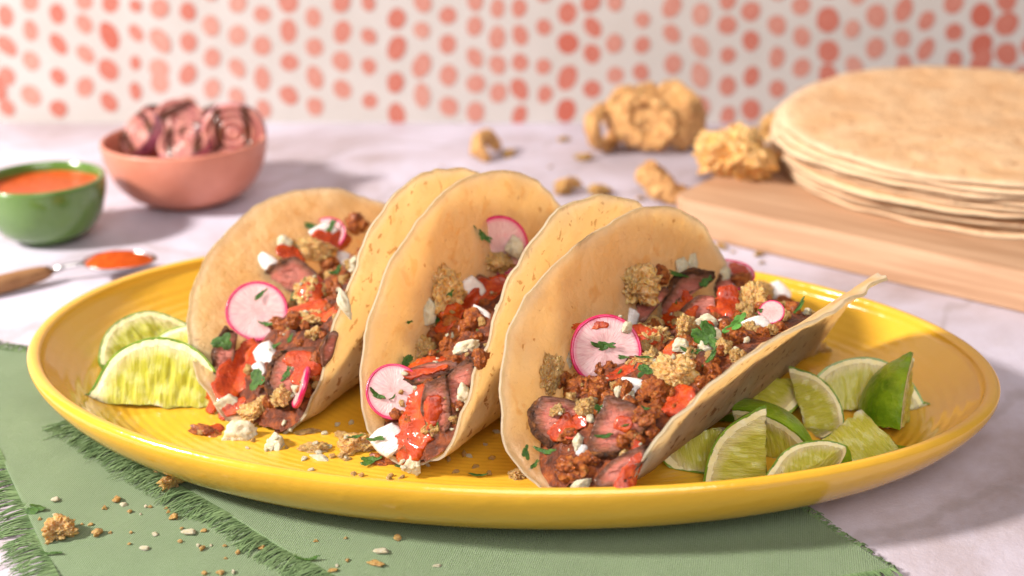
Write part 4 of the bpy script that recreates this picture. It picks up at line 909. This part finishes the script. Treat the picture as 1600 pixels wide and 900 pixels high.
def hgt(x, y, seed):
    d = plate_rho(x, y); f = min(1, max(0, (d-.86)/.15))
    return .045+f*(.09+.15*N3(x*.16+seed, y*.28, seed)+.06*N3(x*.5, y*.6, seed+3)+.008*N3(x*1.7, y*1.7, seed))
def fringe(a_, b_, out, ln, z0, seed, name, parent, dens=26, hide=None):
    V = []; F = []; L = (b_-a_).length; n = int(L*dens); r = random.Random(seed); od = out.normalized(); al = (b_-a_).normalized()
    for i in range(n):
        s = i/n; p = a_+(b_-a_)*s-od*.08; cl = .55*N3(s*L*1.1, seed, 1)+.30*N3(s*L*4.5, seed, 2)+.05*r.uniform(-1, 1); l = ln*(1+.22*N3(s*L*.9, 3, seed)+r.uniform(-.18, .12))
        cid = math.floor(s*L*2.6+.6*N3(s*L*1.3, seed, 8)); tc = (cid+.5)/2.6; tuft = max(-.3, min(.3, (tc-s*L)))*.75
        if r.random() < .04: l *= 1.35; cl += r.uniform(-1, 1)
        curl = r.uniform(-.3, .3)+.3*N3(cid*1.7, seed, 4); lift = r.uniform(.0, .10)+.10*max(0, N3(s*L*2, 9, seed)); P = []
        for k in range(6):
            t = k/5; q = p+od*(l*t)+al*((cl*t+curl*t*t*.9)*l*.8+tuft*t+.03*math.sin(t*7+i)); z = (z0+hgt(q.x, q.y, seed))*(1-t)+t*(z0*.55+.06)+lift*math.sin(t*PI)
            P.append(Vector((q.x, q.y, z)))
        v, f = tube(P, [.022, .022, .021, .020, .018, .010], 4, False); o = len(V); V += v; F += [tuple(x+o for x in q) for q in f]
    ob = child(name, mesh(name, V, F, M['thread']), parent); tag(ob, kind='stuff'); return ob
nk = empty('napkin', (0, 36, 0)); nk.location = (0, 0, 0); tag(nk, 'folded sage green cotton napkin with frayed edges under the platter', 'napkin')
a0 = at(14, 742, .06); a1 = at(88, 905, .06); dd = (a1-a0).normalized(); lA = at(-83, 528, .06); lB = a1+dd*5.0          # outer left edge of the lower layer
rA = at(1262, 806, .06); rB = at(1385, 893, .06); de = (rB-rA).normalized(); rC = rA-de*6; rD = rB+de*.3
tE = (at(62, 557, .06)-lA).normalized(); lC = lA+tE*26
napkin_sheet([lB, Vector((rB.x+.1, rB.y-5, 0)), lC, lA], 0, 1, 'lower_layer', nk)
u0 = at(112, 655, .3); u1 = at(520, 902, .3); du = (u1-u0).normalized(); uB = u1+du*5
napkin_sheet([uB, rD, rC, u0], .16, 2, 'upper_layer', nk)
lo = Vector((-dd.y, dd.x, 0)); lo = lo if lo.x < 0 else -lo; fringe(lA, lB, lo, 1.15, 0, 5, 'fringe', nk)
fringe(lA, lA+tE*8, Vector((.1, 1, 0)), .7, 0, 8, 'fringe', nk)
uo = Vector((-du.y, du.x, 0)); uo = uo if uo.x < 0 else -uo; fringe(u0-du*.2, uB, uo, 1.0, .16, 6, 'fringe', nk, 30)
fringe(u0, u0+(rC-u0)*.3, Vector((-.3, 1, 0)), .6, .16, 12, 'fringe', nk)
ro_ = Vector((-de.y, de.x, 0)); ro_ = ro_ if ro_.x > 0 else -ro_; fringe(rC, rD, ro_, .35, .16, 7, 'fringe', nk, 22)
bo_ = (rD-uB).normalized(); fringe(rD-bo_*3.2, rD, Vector((bo_.y, -bo_.x, 0)) if bo_.x < 0 else Vector((bo_.y, -bo_.x, 0)), .9, .16, 9, 'fringe', nk, 26)
V_, F_ = [(-60, -5, 0), (60, -5, 0), (60, 86, 0), (-60, 86, 0)], [(0, 1, 2, 3)]; solids.append((np.array(V_, float), F_))
bvh = build_bvh()
for n_, (x, y, w, h, lb) in enumerate(LF):
    on = 'napkin' in lb or 'platter' in lb
    H = cast(x, y)
    if H[0] is None: continue
    s = pxcm(H[0]); me = LIB['leaf'][n_ % 9]
    hh = h if not on else h*1.6
    o = put('leaf', x, y, w*1.15, max(hh, w*.5)*1.15 if on else h*1.2, lb, .1 if on else .45, rnd.uniform(-50, 50) if not on else rnd.uniform(-12, 12), n_, .1, thick=w*.32*s, me=(leaf_light[n_ % 2] if 'light' in lb else me))
    o.location += Vector((0, -.04, .06))
# small flakes scattered on the fillings
def drop(kind, P0, s, label, group, var, flat=.5):
    h = bvh.ray_cast(P0+Vector((0, -.8, 3)), Vector((0, .26, -1)).normalized(), 6)
    if h[0] is None: return
    n_ = (h[1]+Vector((0, -.3, .6))).normalized(); me = LIB[kind][var % len(LIB[kind])]
    o = obj(NAME[kind][0], me, M=Matrix.Translation(h[0]+n_*.03) @ frame(n_, rnd.uniform(0, 6)).to_4x4() @ Matrix.Diagonal((s, s*.8, s*flat, 1))); tag(o, label, NAME[kind][1], group)
for k in (1, 2, 3):
    V, nu, ns = mound[k]
    for q in range(46):
        i = rnd.randrange(4, nu-6); j = rnd.randrange(3, ns-3); P0 = Vector(V[i*ns+j]); kd = ('leaf', 'cheeselet', 'crumb', 'cheeselet')[q % 4]
        if kd == 'leaf': drop(kd, P0, rnd.uniform(.10, .16), 'tiny chopped cilantro fleck on the %s taco filling' % ORD[k], 'cilantro flecks on the %s taco' % ORD[k], q)
        else: drop(kd, P0, rnd.uniform(.05, .13), ('tiny white cheese crumb scattered over the %s taco' if kd == 'cheeselet' else 'tiny golden rind crumb scattered over the %s taco') % ORD[k], 'loose crumbs over the %s taco' % ORD[k], q, .8)
# ---------------------------------------------------------------- crumbs on the napkin, platter and table
put('rind', 276, 758, 44, 30, 'brown pork rind crumb casting a shadow on the upper napkin layer', .1, 10, 2, .6, .42)
put('rind', 92, 838, 52, 50, 'large pale pork rind crumb on the napkin at lower left', .1, -10, 5, .55, .38)
CR = [(86,783,14,10),(163,795,10,8),(182,784,12,14),(193,790,13,9),(152,836,16,14),(142,821,10,6),(227,858,22,9),(202,851,6,5),(205,833,6,5),(243,836,14,7),(272,811,15,13),(263,801,8,7),(294,834,26,11),(282,847,9,6),(284,827,6,5),(295,784,15,6),
(253,783,6,5),(244,737,10,8),(310,853,9,6),(316,859,8,9),(319,831,12,7),(330,853,6,4),(351,854,7,5),(372,865,8,8),(404,852,18,9),(409,858,12,10),(352,873,8,4),(452,867,12,6),(320,897,10,7),(345,897,14,8),(365,895,8,8),(493,846,10,5),(520,893,16,7),(527,885,8,5),
(543,877,6,6),(540,842,6,5),(594,864,28,11),(587,883,28,10),(622,843,14,11),(684,885,16,6),(128,820,6,4),(172,833,7,5),(228,792,8,6),(235,793,8,5),(203,801,8,7),(220,804,5,4),(62,812,7,6),(55,836,6,4),(85,805,7,5),(10,838,7,4),(260,795,7,6),(320,897,8,6),(470,885,6,4)]
for i, (x, y, w, h) in enumerate(CR):
    me = LIB['crumb'][i % 5] if i % 3 else LIB['cheeselet'][i % 4]
    put('crumb' if i % 3 else 'cheeselet', x, y, w, h*1.5, 'small %s crumb scattered on the green napkin' % ('golden rind' if i % 3 else 'white cheese'), .0, rnd.uniform(-20, 20), i, .6, thick=.42*h*.02, group='crumbs scattered on the napkin')
for i in range(80):
    x, y = rnd.uniform(290, 900), rnd.uniform(660, 760); H = cast(x, y)
    if H[0] is None or plate_rho(H[0].x, H[0].y) > .93 or H[0].z > 1.4: continue
    put('crumb' if i % 2 else 'cheeselet', x, y, rnd.uniform(5, 16), rnd.uniform(6, 12), 'tiny crumb lying on the yellow platter in front of the tacos', 0, rnd.uniform(0, 90), i, .4, thick=rnd.uniform(.05, .12), group='crumbs on the platter')
for kd, x, y, sx, sy, sz, lb in (('rind', 1268, 546, .75, .4, .3, 'pork rind on the platter behind the splayed side of the right taco'), ('cheese', 1300, 524, .42, .3, .2, 'cheese crumble on the platter behind the right tip of the right taco')):
    P = at(x, y, 1.1); o = obj(NAME[kd][0], LIB[kd][2], M=Matrix.Translation(P) @ Matrix.Diagonal((sx, sy, sz, 1))); tag(o, lb, NAME[kd][1])
# ---------------------------------------------------------------- pork rinds in the background
def curl(px, py, z, R, r, rot, label, arc=300, seed=1, zsc=1.):
    """puffed pork rind curled into a ring"""
    V = []; n, m = 90, 40; P = at(px, py, z)
    for i in range(n):
        t = math.radians(arc)*i/(n-1); e = math.sin(PI*i/(n-1))**.35 if arc < 359 else 1
        for j in range(m):
            a_ = 2*PI*j/m; d = Vector((math.cos(t)*1.3, math.sin(t)*1.3, 0))+Vector((math.cos(a_)*math.cos(t), math.cos(a_)*math.sin(t), math.sin(a_)))*.6
            b = 1+.55*N3(*(d*1.1+Vector((seed, 0, 0))))+.2*N3(*(d*2.2+Vector((0, seed, 0))))+.16*N3(*(d*3.5+Vector((seed, 2, 0))))+.10*abs(N3(*(d*7+Vector((seed, 0, 5)))))
            q = R+r*b*e*math.cos(a_); q *= 1+.14*math.sin(t*2+seed); V.append((q*math.cos(t), q*math.sin(t)*.9, r*b*e*math.sin(a_)*zsc+.25*R*math.sin(t*.5)*(1 if arc < 359 else 0)))
    F = grid_faces(n, m, True)
    if arc >= 359: F += [((n-1)*m+j, j, (j+1) % m, (n-1)*m+(j+1) % m) for j in range(m)]
    else: F += [tuple(range(m)), tuple(range((n-1)*m, n*m))[::-1]]
    b = bmesh.new()
    me = mesh('pork_rind', V, F, M['rind_far']); b.from_mesh(me); bmesh.ops.recalc_face_normals(b, faces=b.faces); b.to_mesh(me); b.free()
    from mathutils import Euler
    mx = Euler([math.radians(x) for x in rot]).to_matrix().to_4x4(); lo = min((mx @ v.co).z for v in me.vertices)
    P2 = Vector((P.x, P.y, z-lo-.03)) 
    o = obj('pork_rind', me, M=Matrix.Translation(P2) @ mx); tag(o, label, 'pork rind', 'puffed pork rinds behind the platter'); return o
c1 = curl(1020, 232, 0, 2.15, .78, (6, 3, 0), 'large cup shaped pork rind lying under the other two', 359.5, 1, 1.75)
c2 = curl(945, 236, 0, 1.45, .48, (80, 0, 62), 'ring shaped pork rind standing at the left of the cluster', 359.5, 2)
c3 = curl(1008, 232, 2.3, 1.30, .50, (72, 6, -10), 'ring shaped pork rind perched on top of the cluster', 359.5, 3)
c4 = curl(1036, 312, 0, 1.05, .66, (22, 12, 50), 'curled pork rind on the table touching the board corner', 320, 4)
from mathutils import Euler
def chunk(px, py, z, sx, sy, sz, label, var, rz=0, grp='puffed pork rinds behind the platter'):
    P = at(px, py, z); o = obj('pork_rind', LIB['rind'][var], M=Matrix.Translation(P+Vector((0, 0, sz*.72))) @ Matrix.Rotation(rz, 4, 'Z') @ Matrix.Diagonal((sx, sy, sz, 1))); tag(o, label, 'pork rind', grp); return o
chunk(1147, 276, BZ, 2.25, 2.0, 1.75, 'round craggy pork rind sitting on the corner of the board', 1)
chunk(1210, 222, BZ, 1.1, 1.0, 1.0, 'pork rind half hidden behind the tortilla stack', 3, 1)
curl(762, 246, 0, 1.0, .50, (38, 10, 40), 'small open pork rind alone near the wall', 250, 6)
chunk(795, 244, 0, .6, .4, .22, 'flat rind flake beside the small open rind', 4, 1)
chunk(884, 302, 0, .95, .7, .55, 'small pork rind behind the top of the middle taco', 2, .5); chunk(935, 306, 0, .75, .6, .35, 'smaller pork rind crumb right of the one behind the middle taco', 5, .3)
chunk(911, 250, 0, .62, .4, .28, 'rind crumb left of the large pork rind cluster', 6, .3); chunk(882, 220, 0, .4, .3, .2, 'tiny rind crumb near the wall behind the middle taco', 0, .3)
for (x, y, s) in ((830, 292, .2), (1000, 312, .25), (1128, 388, .35), (1185, 400, .28), (1190, 412, .16), (860, 262, .15), (1145, 395, .14), (690, 262, .12)):
    chunk(x, y, 0, s, s*.8, s*.5, 'tiny rind crumb on the tabletop behind the platter', rnd.randrange(7), rnd.uniform(0, 6), 'rind crumbs on the tabletop')
